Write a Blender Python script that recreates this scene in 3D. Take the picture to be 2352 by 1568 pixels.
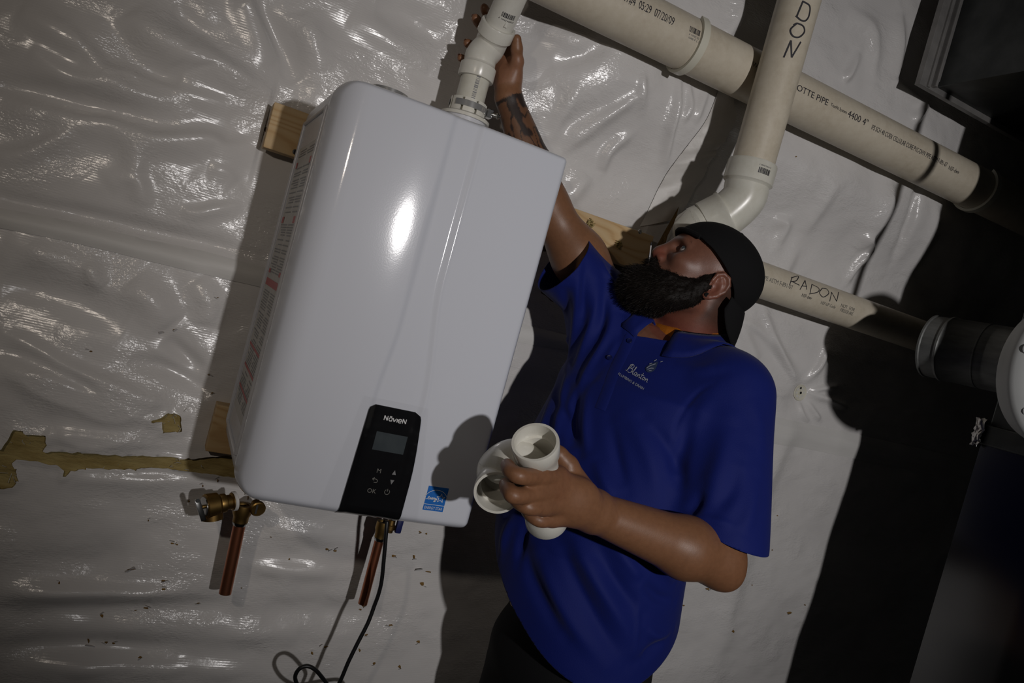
import bpy, bmesh, math, random
import numpy as np
from mathutils import Vector, Matrix
from mathutils.bvhtree import BVHTree
random.seed(7); rng = np.random.default_rng(7)
SC = bpy.context.scene
COL = SC.collection
for o in list(bpy.data.objects): bpy.data.objects.remove(o)

# ------------------------------------------------------------------ camera, light, exposure
CAM = np.array([-0.3712, -1.5777, 0.3898])
YAW, PITCH, ROLL, FPX = 0.4338, -0.0352, -0.26750, 1733.1
FW = np.array([math.sin(YAW)*math.cos(PITCH), math.cos(YAW)*math.cos(PITCH), math.sin(PITCH)])
_r = np.array([math.cos(YAW), -math.sin(YAW), 0.0]); _u = np.cross(_r, FW)
RT = math.cos(ROLL)*_r - math.sin(ROLL)*_u
UP = math.sin(ROLL)*_r + math.cos(ROLL)*_u
cd = bpy.data.cameras.new('camera'); cam = bpy.data.objects.new('camera', cd); COL.objects.link(cam)
cd.sensor_fit = 'HORIZONTAL'; cd.sensor_width = 36.0; cd.lens = FPX/2352*36.0; cd.clip_start = 0.02; cd.clip_end = 50
M = Matrix.Identity(4)
for i in range(3):
    M[i][0] = RT[i]; M[i][1] = UP[i]; M[i][2] = -FW[i]; M[i][3] = CAM[i]
cam.matrix_world = M
SC.camera = cam

def spot(name, loc, target, power, size, blend, radius, color):
    l = bpy.data.lights.new(name, 'SPOT'); l.energy = power; l.spot_size = math.radians(size); l.spot_blend = blend
    l.shadow_soft_size = radius; l.color = color
    o = bpy.data.objects.new(name, l); COL.objects.link(o); o.location = loc
    o.rotation_euler = (Vector(target)-Vector(loc)).to_track_quat('-Z', 'Y').to_euler()
    return o
spot('work_light', (0.24, -3.0, 0.67), (0.78, 0.0, 0.50), 136, 62, 1.0, 0.035, (1.0, 0.965, 0.955))
spot('side_light', (-0.95, -1.60, 0.75), (-0.26, 0.0, 0.34), 12.5, 68, 1.0, 0.03, (1.0, 0.87, 0.74))
w = bpy.data.worlds.new('world'); SC.world = w; w.use_nodes = True
w.node_tree.nodes['Background'].inputs[0].default_value = (0.9, 0.95, 1.0, 1); w.node_tree.nodes['Background'].inputs[1].default_value = 0.007
SC.view_settings.view_transform = 'Standard'; SC.view_settings.look = 'None'
SC.view_settings.exposure = 0.0; SC.view_settings.gamma = 1.0; SC.view_settings.use_curve_mapping = False

# ------------------------------------------------------------------ measuring helpers (2352x1568 frame)
def ray(px, py): return FW + RT*((px-1176.0)/FPX) - UP*((py-784.0)/FPX)
def P(px, py, y):
    d = ray(px, py); return CAM + d*((y-CAM[1])/d[1])
def PX(px, py, x):
    d = ray(px, py); return CAM + d*((x-CAM[0])/d[0])
def PD(px, py, z): return CAM + ray(px, py)*z
def unit(v): v = np.asarray(v, float); return v/np.linalg.norm(v)

# ------------------------------------------------------------------ materials
def mat(name, col, rough=0.5, metal=0.0, spec=0.5, coat=0.0):
    m = bpy.data.materials.new(name); m.use_nodes = True
    b = m.node_tree.nodes['Principled BSDF']
    b.inputs['Base Color'].default_value = (*col, 1); b.inputs['Roughness'].default_value = rough
    b.inputs['Metallic'].default_value = metal; b.inputs['Specular IOR Level'].default_value = spec
    b.inputs['Coat Weight'].default_value = coat; b.inputs['Coat Roughness'].default_value = 0.12
    return m
def N(m, t, **kw):
    n = m.node_tree.nodes.new(t)
    for k, v in kw.items(): setattr(n, k, v)
    return n
def L(m, a, b): m.node_tree.links.new(a, b)
def BS(m): return m.node_tree.nodes['Principled BSDF']
def coords(m, scale=(1, 1, 1), kind='Object'):
    tc = N(m, 'ShaderNodeTexCoord'); mp = N(m, 'ShaderNodeMapping'); mp.inputs['Scale'].default_value = scale
    L(m, tc.outputs[kind], mp.inputs['Vector']); return mp.outputs['Vector']
def noise(m, vec, scale, detail=3, rough=0.5):
    n = N(m, 'ShaderNodeTexNoise'); n.inputs['Scale'].default_value = scale; n.inputs['Detail'].default_value = detail
    n.inputs['Roughness'].default_value = rough; L(m, vec, n.inputs['Vector']); return n.outputs['Fac']
def ramp(m, fac, stops):
    r = N(m, 'ShaderNodeValToRGB'); e = r.color_ramp.elements
    while len(e) < len(stops): e.new(0.5)
    for i, (p, c) in enumerate(stops): e[i].position = p; e[i].color = (*c, 1)
    L(m, fac, r.inputs['Fac']); return r.outputs['Color']
def bump(m, h, strength, dist, prev=None):
    b = N(m, 'ShaderNodeBump'); b.inputs['Strength'].default_value = strength; b.inputs['Distance'].default_value = dist
    L(m, h, b.inputs['Height'])
    if prev is not None: L(m, prev, b.inputs['Normal'])
    return b.outputs['Normal']
def math_(m, op, a, b):
    n = N(m, 'ShaderNodeMath', operation=op)
    for i, v in enumerate((a, b)):
        if isinstance(v, (int, float)): n.inputs[i].default_value = v
        else: L(m, v, n.inputs[i])
    return n.outputs[0]
def noisy(name, c1, c2, scale, rough=0.5, metal=0.0, bumpd=0.0, stretch=(1, 1, 1), spec=0.5, r2=None, coat=0.0):
    m = mat(name, c1, rough, metal, spec, coat); v = coords(m, stretch); f = noise(m, v, scale, 5, 0.6)
    L(m, ramp(m, f, [(0.3, c1), (0.7, c2)]), BS(m).inputs['Base Color'])
    if r2 is not None:
        rr = N(m, 'ShaderNodeMapRange'); rr.inputs['To Min'].default_value = rough; rr.inputs['To Max'].default_value = r2
        L(m, f, rr.inputs['Value']); L(m, rr.outputs[0], BS(m).inputs['Roughness'])
    if bumpd: L(m, bump(m, f, 0.6, bumpd), BS(m).inputs['Normal'])
    return m

# white reinforced vinyl facing of the insulation blanket
def vinyl():
    m = mat('vinyl_facing', (0.52, 0.505, 0.49), 0.22, 0, 0.5)
    tc = N(m, 'ShaderNodeTexCoord'); ob = tc.outputs['Object']
    def mp(s):
        n = N(m, 'ShaderNodeMapping'); n.inputs['Scale'].default_value = s; L(m, ob, n.inputs['Vector']); return n.outputs['Vector']
    crumple = noise(m, mp((1, 1, 1.5)), 26, 4, 0.62)
    dashes = noise(m, mp((110, 1, 260)), 1.0, 1.5, 0.5)
    scrim = N(m, 'ShaderNodeTexWave', wave_type='BANDS', bands_direction='Z'); scrim.inputs['Scale'].default_value = 70
    scrim.inputs['Distortion'].default_value = 1.2; scrim.inputs['Detail'].default_value = 2; scrim.inputs['Detail Scale'].default_value = 3
    L(m, mp((0.35, 1, 1)), scrim.inputs['Vector'])
    msk = N(m, 'ShaderNodeMapRange'); msk.inputs['From Min'].default_value = 0.42; msk.inputs['From Max'].default_value = 0.62; msk.inputs['To Min'].default_value = 0.12; msk.inputs['To Max'].default_value = 1.0
    L(m, noise(m, mp((1, 1, 1.4)), 7, 2, 0.5), msk.inputs['Value'])
    n1 = bump(m, math_(m, 'MULTIPLY', crumple, msk.outputs[0]), 0.42, 0.010)
    n2 = bump(m, math_(m, 'MULTIPLY', dashes, msk.outputs[0]), 0.45, 0.0026, n1)
    n3 = bump(m, scrim.outputs['Fac'], 0.09, 0.0009, n2)
    L(m, n3, BS(m).inputs['Normal'])
    big = noise(m, mp((1, 1, 1)), 3.5, 3, 0.5)
    L(m, ramp(m, big, [(0.25, (0.58, 0.565, 0.555)), (0.75, (0.66, 0.645, 0.63))]), BS(m).inputs['Base Color'])
    return m
MT = {}
MT['vinyl'] = vinyl()
MT['tape'] = noisy('white_tape', (0.56, 0.55, 0.53), (0.62, 0.61, 0.59), 9, 0.5, bumpd=0.001, stretch=(0.4, 1, 4), spec=0.3)
MT['flapback'] = noisy('facing_backside', (0.6, 0.58, 0.55), (0.5, 0.48, 0.45), 14, 0.45, bumpd=0.003)
MT['fibre'] = noisy('glass_fibre', (0.40, 0.32, 0.14), (0.26, 0.19, 0.07), 38, 0.95, bumpd=0.012, stretch=(0.5, 1, 1.6), spec=0.1)
MT['fibre_brown'] = noisy('brown_fibre', (0.27, 0.16, 0.05), (0.13, 0.07, 0.02), 80, 0.95, bumpd=0.004, spec=0.1)
def white_enamel():
    m = mat('white_enamel', (0.57, 0.59, 0.645), 0.10, 0, 0.40, 0.0)
    v = coords(m); L(m, bump(m, noise(m, v, 420, 2), 0.05, 0.0005), BS(m).inputs['Normal']); return m
MT['enamel'] = white_enamel()
MT['side_enamel'] = noisy('side_enamel', (0.55, 0.56, 0.6), (0.6, 0.61, 0.64), 60, 0.3, bumpd=0.0004)
MT['gloss_black'] = mat('gloss_black', (0.006, 0.006, 0.007), 0.12, 0, 0.5, 0.3)
MT['screen'] = noisy('lcd_glass', (0.028, 0.036, 0.042), (0.045, 0.055, 0.06), 25, 0.22)
MT['print_white'] = mat('white_print', (0.62, 0.62, 0.62), 0.5)
MT['print_grey'] = mat('grey_print', (0.17, 0.17, 0.175), 0.5)
MT['print_black'] = mat('black_ink', (0.025, 0.024, 0.03), 0.55)
MT['print_dim'] = mat('grey_ink', (0.14, 0.135, 0.12), 0.6)
MT['print_red'] = mat('red_print', (0.42, 0.05, 0.05), 0.5)
MT['paper'] = noisy('label_paper', (0.5, 0.49, 0.46), (0.42, 0.4, 0.37), 30, 0.5)
MT['star_blue'] = mat('sticker_blue', (0.012, 0.13, 0.46), 0.35)
MT['film'] = mat('clear_film', (0.9, 0.9, 0.92), 0.15)
BS(MT['film']).inputs['Transmission Weight'].default_value = 1.0; BS(MT['film']).inputs['IOR'].default_value = 1.12
def pvc(name, c, dirt, rough):
    m = mat(name, c, rough, 0, 0.45); v = coords(m, (1, 1, 1)); f = noise(m, v, 9, 6, 0.65); g = noise(m, v, 55, 4, 0.7)
    fg = math_(m, 'MULTIPLY', f, g)
    L(m, ramp(m, fg, [(0.12, c), (0.42, dirt)]), BS(m).inputs['Base Color'])
    L(m, bump(m, g, 0.08, 0.0008), BS(m).inputs['Normal']); return m
MT['pvc_old'] = pvc('aged_pvc', (0.60, 0.545, 0.44), (0.50, 0.44, 0.34), 0.42)
MT['pvc_new'] = pvc('white_pvc', (0.68, 0.67, 0.61), (0.62, 0.6, 0.53), 0.25)
MT['pvc_grey'] = pvc('pale_pvc_fitting', (0.64, 0.63, 0.56), (0.56, 0.54, 0.46), 0.28)
def wood():
    m = mat('pine', (0.55, 0.36, 0.17), 0.62, 0, 0.25)
    v = coords(m, (1.0, 1.0, 1.0)); wob = noise(m, coords(m, (2.2, 5, 7)), 1.0, 2)
    wv = N(m, 'ShaderNodeTexWave', wave_type='BANDS', bands_direction='Z'); wv.inputs['Scale'].default_value = 14; wv.inputs['Distortion'].default_value = 0
    off = N(m, 'ShaderNodeVectorMath', operation='ADD'); L(m, v, off.inputs[0]); cb = N(m, 'ShaderNodeCombineXYZ'); L(m, math_(m, 'MULTIPLY', wob, 0.30), cb.inputs[2]); L(m, cb.outputs[0], off.inputs[1]); L(m, off.outputs[0], wv.inputs['Vector'])
    fine = noise(m, coords(m, (6, 60, 220)), 1.0, 2)
    L(m, ramp(m, math_(m, 'ADD', math_(m, 'MULTIPLY', wv.outputs['Fac'], 0.75), math_(m, 'MULTIPLY', fine, 0.3)), [(0.1, (0.56, 0.41, 0.23)), (0.75, (0.52, 0.36, 0.185)), (1.0, (0.43, 0.27, 0.12))]), BS(m).inputs['Base Color'])
    return m
MT['wood'] = wood()
MT['copper'] = noisy('copper', (0.62, 0.25, 0.14), (0.42, 0.14, 0.07), 22, 0.24, 0.93, stretch=(1, 1, 0.5), r2=0.42)
MT['brass'] = noisy('brass', (0.42, 0.27, 0.09), (0.24, 0.14, 0.045), 40, 0.33, 1.0, r2=0.5)
MT['steel'] = noisy('bright_steel', (0.55, 0.55, 0.54), (0.35, 0.35, 0.34), 30, 0.2, 1.0)
MT['chrome'] = mat('chrome', (0.62, 0.62, 0.61), 0.16, 0.7)
MT['galv'] = noisy('galvanised', (0.20, 0.205, 0.20), (0.09, 0.094, 0.09), 35, 0.42, 0.55, stretch=(1, 0.25, 1), r2=0.6)
MT['duct'] = noisy('duct_steel', (0.105, 0.11, 0.11), (0.065, 0.07, 0.07), 12, 0.34, 1.0, r2=0.5)
MT['flange'] = noisy('grey_flange', (0.26, 0.25, 0.24), (0.17, 0.165, 0.16), 18, 0.4, 0.3)
MT['plenum'] = mat('plenum_steel', (0.20, 0.205, 0.21), 0.16, 1.0)
MT['foil'] = noisy('foil_tape', (0.6, 0.58, 0.56), (0.4, 0.39, 0.38), 60, 0.3, 1.0, bumpd=0.002)
MT['rubber'] = mat('black_rubber', (0.008, 0.008, 0.009), 0.42)
MT['valve_blue'] = mat('blue_vinyl', (0.01, 0.016, 0.09), 0.4)
MT['hanger'] = mat('white_plastic_hanger', (0.62, 0.6, 0.5), 0.4)
MT['housing'] = noisy('white_housing', (0.5, 0.51, 0.5), (0.46, 0.47, 0.46), 12, 0.5)
MT['dark'] = mat('dark_plastic', (0.02, 0.02, 0.022), 0.5)
MT['concrete'] = noisy('concrete', (0.14, 0.135, 0.13), (0.09, 0.088, 0.085), 6, 0.9, bumpd=0.004)
MT['joist'] = noisy('dark_joist', (0.10, 0.07, 0.045), (0.05, 0.035, 0.022), 6, 0.9, stretch=(1, 8, 1))
def cloth(name, c, scale, rough=0.85, bd=0.0008, sheen=0.0):
    m = mat(name, c, rough, 0, 0.2); v = coords(m); f = noise(m, v, scale, 2)
    L(m, bump(m, f, 0.5, bd), BS(m).inputs['Normal']); BS(m).inputs['Sheen Weight'].default_value = sheen
    return m
MT['shirt'] = cloth('blue_knit', (0.0028, 0.0095, 0.118), 500, 0.72, 0.0006, 0.06)
MT['pants'] = cloth('black_denim', (0.008, 0.008, 0.009), 300)
MT['cap'] = cloth('black_twill', (0.006, 0.006, 0.0065), 260, 0.9, 0.001)
MT['undershirt'] = cloth('orange_knit', (0.36, 0.11, 0.008), 400)
MT['hair'] = mat('dark_hair', (0.0065, 0.0042, 0.003), 0.65, 0, 0.2)
MT['boot'] = mat('brown_leather', (0.06, 0.035, 0.02), 0.6)
MT['eye'] = mat('eye_white', (0.5, 0.47, 0.44), 0.2)
MT['iris'] = mat('iris', (0.06, 0.07, 0.075), 0.15)
MT['nail'] = mat('fingernail', (0.42, 0.23, 0.17), 0.35)
MT['thread'] = mat('pale_thread', (0.36, 0.38, 0.44), 0.7)
MT['thread_blue'] = mat('blue_thread', (0.02, 0.035, 0.085), 0.7)
MT['button'] = mat('navy_button', (0.004, 0.008, 0.06), 0.35)
def skin():
    m = mat('skin', (0.3, 0.15, 0.09), 0.44, 0, 0.42)
    a = N(m, 'ShaderNodeVertexColor'); a.layer_name = 'tone'
    v = coords(m); f = noise(m, v, 120, 4, 0.6)
    mx = N(m, 'ShaderNodeMix', data_type='RGBA', blend_type='MULTIPLY'); mx.inputs['Factor'].default_value = 0.35
    L(m, a.outputs['Color'], mx.inputs[6]); L(m, ramp(m, f, [(0.3, (0.72, 0.66, 0.62)), (0.65, (1.1, 1.08, 1.05))]), mx.inputs[7])
    L(m, mx.outputs[2], BS(m).inputs['Base Color'])
    L(m, bump(m, noise(m, v, 420, 3), 0.22, 0.0006), BS(m).inputs['Normal'])
    BS(m).inputs['Subsurface Weight'].default_value = 0.05; BS(m).inputs['Subsurface Radius'].default_value = (0.006, 0.002, 0.001)
    return m
MT['skin'] = skin()

# ------------------------------------------------------------------ mesh helpers
class MB:
    """collects shapes for ONE mesh"""
    def __init__(s): s.v = []; s.f = []; s.n = 0
    def add(s, v, f):
        v = np.asarray(v, float).reshape(-1, 3); s.v.append(v); s.f += [tuple(int(i)+s.n for i in q) for q in f]; s.n += len(v); return s
    def build(s, name, m, parent=None, smooth=True, angle=40):
        me = bpy.data.meshes.new(name); v = np.concatenate(s.v) if s.v else np.zeros((0, 3))
        org = None
        me.from_pydata(v.tolist(), [], s.f); me.update()
        return link(name, me, m, parent, smooth, angle)
def link(name, me, m, parent=None, smooth=True, angle=40):
    if m is not None: me.materials.append(MT[m] if isinstance(m, str) else m)
    o = bpy.data.objects.new(name, me); COL.objects.link(o)
    if smooth:
        me.shade_smooth()
        if angle < 180: me.set_sharp_from_angle(angle=math.radians(angle))
    if parent is not None:
        o.parent = parent; o.matrix_parent_inverse = parent.matrix_basis.inverted()
    return o
def tag(o, label=None, cat=None, group=None, kind=None):
    if label: o['label'] = label
    if cat: o['category'] = cat
    if group: o['group'] = group
    if kind: o['kind'] = kind
    return o
def thing(name, loc, label, cat, group=None):
    o = bpy.data.objects.new(name, None); COL.objects.link(o); o.location = tuple(loc); o.empty_display_size = 0.05
    bpy.context.view_layer.update() if False else None
    return tag(o, label, cat, group)
def frame_from(d, up=(0, 0, 1)):
    d = unit(d); a = np.cross(up, d)
    if np.linalg.norm(a) < 1e-4: a = np.cross((1, 0, 0), d)
    a = unit(a); b = np.cross(d, a); return a, b
def tube(mb, pts, rad, n=24, cap=True):
    """swept tube along pts with radius (scalar or per point)"""
    pts = np.asarray(pts, float); k = len(pts); rad = np.full(k, rad) if np.isscalar(rad) else np.asarray(rad, float)
    T = np.gradient(pts, axis=0) if k > 2 else np.repeat((pts[1]-pts[0])[None], 2, 0)
    T /= np.linalg.norm(T, axis=1)[:, None]
    a, b = frame_from(T[0]); V = []
    for i in range(k):
        a = a - T[i]*(a@T[i]); a = unit(a); b = np.cross(T[i], a)
        th = np.linspace(0, 2*math.pi, n, endpoint=False)
        V.append(pts[i] + rad[i]*(np.cos(th)[:, None]*a + np.sin(th)[:, None]*b))
    F = []
    for i in range(k-1):
        for j in range(n):
            F.append((i*n+j, i*n+(j+1) % n, (i+1)*n+(j+1) % n, (i+1)*n+j))
    if cap: F.append(tuple(range(n))[::-1]); F.append(tuple(range((k-1)*n, k*n)))
    return mb.add(np.concatenate(V), F)
def lathe(mb, org, axis, prof, n=40, close=False):
    """revolve (s along axis, radius) profile"""
    org = np.asarray(org, float); d = unit(axis); a, b = frame_from(d); th = np.linspace(0, 2*math.pi, n, endpoint=False)
    ring = np.cos(th)[:, None]*a + np.sin(th)[:, None]*b
    V = np.concatenate([org + d*s_ + ring*r_ for s_, r_ in prof]); F = []; k = len(prof)
    for i in range(k-1 if not close else k):
        i2 = (i+1) % k
        for j in range(n): F.append((i*n+j, i2*n+j, i2*n+(j+1) % n, i*n+(j+1) % n))
    return mb.add(V, F)
def box(mb, lo, hi, bev=0.0, R=None, org=None):
    bm = bmesh.new(); bmesh.ops.create_cube(bm, size=1.0)
    lo = np.asarray(lo, float); hi = np.asarray(hi, float)
    for v in bm.verts: v.co = Vector(((lo+hi)/2 + np.array(v.co)*(hi-lo)))
    if bev > 0: bmesh.ops.bevel(bm, geom=list(bm.edges), offset=bev, segments=2, affect='EDGES', profile=0.6)
    bm.verts.ensure_lookup_table(); V = np.array([v.co for v in bm.verts]); F = [[v.index for v in f.verts] for f in bm.faces]; bm.free()
    if R is not None: V = V@np.asarray(R).T
    if org is not None: V = V + np.asarray(org)
    return mb.add(V, F)
def catmull(pts, n=8):
    pts = np.asarray(pts, float)
    if len(pts) < 3: return pts
    p = np.vstack([2*pts[0]-pts[1], pts, 2*pts[-1]-pts[-2]]); out = []
    for i in range(1, len(p)-2):
        for t in np.linspace(0, 1, n, endpoint=False):
            out.append(0.5*((2*p[i]) + (-p[i-1]+p[i+1])*t + (2*p[i-1]-5*p[i]+4*p[i+1]-p[i+2])*t*t + (-p[i-1]+3*p[i]-3*p[i+1]+p[i+2])*t**3))
    out.append(pts[-1]); return np.array(out)

# lettering
_tc = {}
def text2d(s, size):
    if s not in _tc:
        cu = bpy.data.curves.new('lettering', 'FONT'); cu.body = s; cu.resolution_u = 3; cu.size = 1.0
        o = bpy.data.objects.new('lettering', cu); COL.objects.link(o)
        me = o.evaluated_get(bpy.context.evaluated_depsgraph_get()).to_mesh()
        v = np.array([x.co[:] for x in me.vertices]).reshape(-1, 3)[:, :2]; f = [tuple(p.vertices) for p in me.polygons]
        o.to_mesh_clear(); bpy.data.objects.remove(o); bpy.data.curves.remove(cu)
        _tc[s] = (v, f)
    v, f = _tc[s]; return v*size, f
def ribbon2d(strokes, wdt, n=7):
    V = []; F = []; k = 0
    for st in strokes:
        c = catmull(st, n); T = np.gradient(c, axis=0); T /= np.linalg.norm(T, axis=1)[:, None]+1e-9
        Nn = np.stack([-T[:, 1], T[:, 0]], 1)*wdt/2
        e = len(c)
        V += [c+Nn, c-Nn]
        for i in range(e-1): F.append((k+i, k+e+i, k+e+i+1, k+i+1))
        k += 2*e
    return np.concatenate(V), F
def bars2d(w_, h_, n, seed):
    r = random.Random(seed); V = []; F = []; x = 0.0; k = 0; unitw = w_/(n*2.0)
    while x < w_:
        bw = unitw*r.choice((0.7, 0.7, 1.2, 1.8)); V += [(x, 0), (x+bw, 0), (x+bw, h_), (x, h_)]; F.append((k, k+1, k+2, k+3)); k += 4
        x += bw+unitw*r.choice((0.7, 1.0, 1.5))
    return np.array(V), F
def merge2d(parts):
    V = []; F = []; k = 0
    for v, f in parts: V.append(v); F += [tuple(i+k for i in q) for q in f]; k += len(v)
    return np.concatenate(V), F
def shift(vf, dx, dy, shear=0.0, sx=1.0, sy=1.0):
    v, f = vf; v = v.copy(); v[:, 0] = v[:, 0]*sx + v[:, 1]*shear; v[:, 1] *= sy; return v+np.array([dx, dy]), f
def on_plane(name, vf, org, ux, uy, m, parent, off=0.0006):
    v, f = vf; nrm = np.cross(ux, uy); X = np.asarray(org) + v[:, :1]*np.asarray(ux) + v[:, 1:2]*np.asarray(uy) + nrm*off
    return MB().add(X, f).build(name, m, parent, False)
def on_cyl(name, vf, org, ax, r, s0, th0, e1, e2, m, parent, sgn=1, rot=0.0, off=0.0008):
    """lettering wrapped on a cylinder: u runs along the axis, v around it"""
    v, f = vf; c, s = math.cos(rot), math.sin(rot); u = v[:, 0]*c - v[:, 1]*s; t = v[:, 0]*s + v[:, 1]*c
    th = th0 + sgn*t/r; rr = r+off
    X = np.asarray(org) + (s0+u)[:, None]*ax + rr*(np.cos(th)[:, None]*e1 + np.sin(th)[:, None]*e2)
    return MB().add(X, f).build(name, m, parent, False)
def cyl_hit(px, py, org, ax, r, e1, e2):
    d = unit(ray(px, py)); q = CAM-org; dp = d-ax*(d@ax); qp = q-ax*(q@ax)
    a = dp@dp; b = 2*dp@qp; c = qp@qp-r*r; D = max(b*b-4*a*c, 0.0); t = (-b-math.sqrt(D))/(2*a)
    h = CAM+d*t-org; return h@ax, math.atan2(h@e2, h@e1)

# ------------------------------------------------------------------ value noise
_nz = {}
def vnoise(x, z, seed):
    if seed not in _nz: _nz[seed] = np.random.default_rng(seed).random((256, 256))
    T = _nz[seed]; xi = np.floor(x).astype(int); zi = np.floor(z).astype(int); fx = x-xi; fz = z-zi
    fx = fx*fx*(3-2*fx); fz = fz*fz*(3-2*fz); a = T[xi % 256, zi % 256]; b = T[(xi+1) % 256, zi % 256]; c = T[xi % 256, (zi+1) % 256]; d = T[(xi+1) % 256, (zi+1) % 256]
    return (a*(1-fx)+b*fx)*(1-fz)+(c*(1-fx)+d*fx)*fz - 0.5
#@@WALL
# ------------------------------------------------------------------ insulated basement wall
xs = np.concatenate([np.arange(-0.95, 1.70, 0.0042), np.arange(1.70, 3.2, 0.012)])
zs = np.arange(-0.80, 1.80, 0.0045)
X, Z = np.meshgrid(xs, zs, indexing='ij')
def w2(px, py): q = P(px, py, 0.0); return q[0], q[2]
wx = 0.05*vnoise(X*3+5, Z*3, 1); wz = 0.05*vnoise(X*3, Z*3+9, 2)
smoothstep_ = lambda a, b, x: np.clip((x-a)/(b-a), 0, 1)**2*(3-2*np.clip((x-a)/(b-a), 0, 1))
H = 0.020*vnoise((X+wx)*1.6+3, (Z+wz)*3.1+7, 3) + 0.016*vnoise((X+wx)*4.5, (Z+wz)*6+2, 4)
H += 0.007*vnoise((X+wx*2)*11, (Z+wz*2)*13, 5) + 0.0026*vnoise(X*26, Z*34, 6)
def fold(pts, amp, wd, skew=1.0, taper=True):
    """a crease of the facing: ridge (amp > 0) or valley (amp < 0) along a line; skew makes one side steeper"""
    pl = catmull([w2(*p) for p in pts], 6); best = np.full(X.shape, 9.0); val = np.zeros_like(X); n = len(pl)-1
    lo = pl.min(0)-4*wd*max(1, skew); hi = pl.max(0)+4*wd*max(1, skew)
    i0, i1 = np.searchsorted(xs, [lo[0], hi[0]]); j0, j1 = np.searchsorted(zs, [lo[1], hi[1]])
    if i1 <= i0 or j1 <= j0: return
    x = X[i0:i1, j0:j1]; z = Z[i0:i1, j0:j1]; best = np.full(x.shape, 9.0); val = np.zeros_like(x)
    for k in range(n):
        a = pl[k]; b = pl[k+1]; d = b-a; l2 = d@d+1e-12
        t = np.clip(((x-a[0])*d[0]+(z-a[1])*d[1])/l2, 0, 1); ex = x-(a[0]+t*d[0]); ez = z-(a[1]+t*d[1])
        dist = np.hypot(ex, ez); s = (d[0]*ez-d[1]*ex); u = (k+t)/n
        ww = np.where(s > 0, wd, wd*skew); am = amp*(np.sin(math.pi*np.clip(u, 0.02, 0.98))**0.6 if taper else 1.0)
        v = am*np.exp(-(dist/ww)**2); m = dist < best; val = np.where(m, v, val); best = np.where(m, dist, best)
    H[i0:i1, j0:j1] += val
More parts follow.
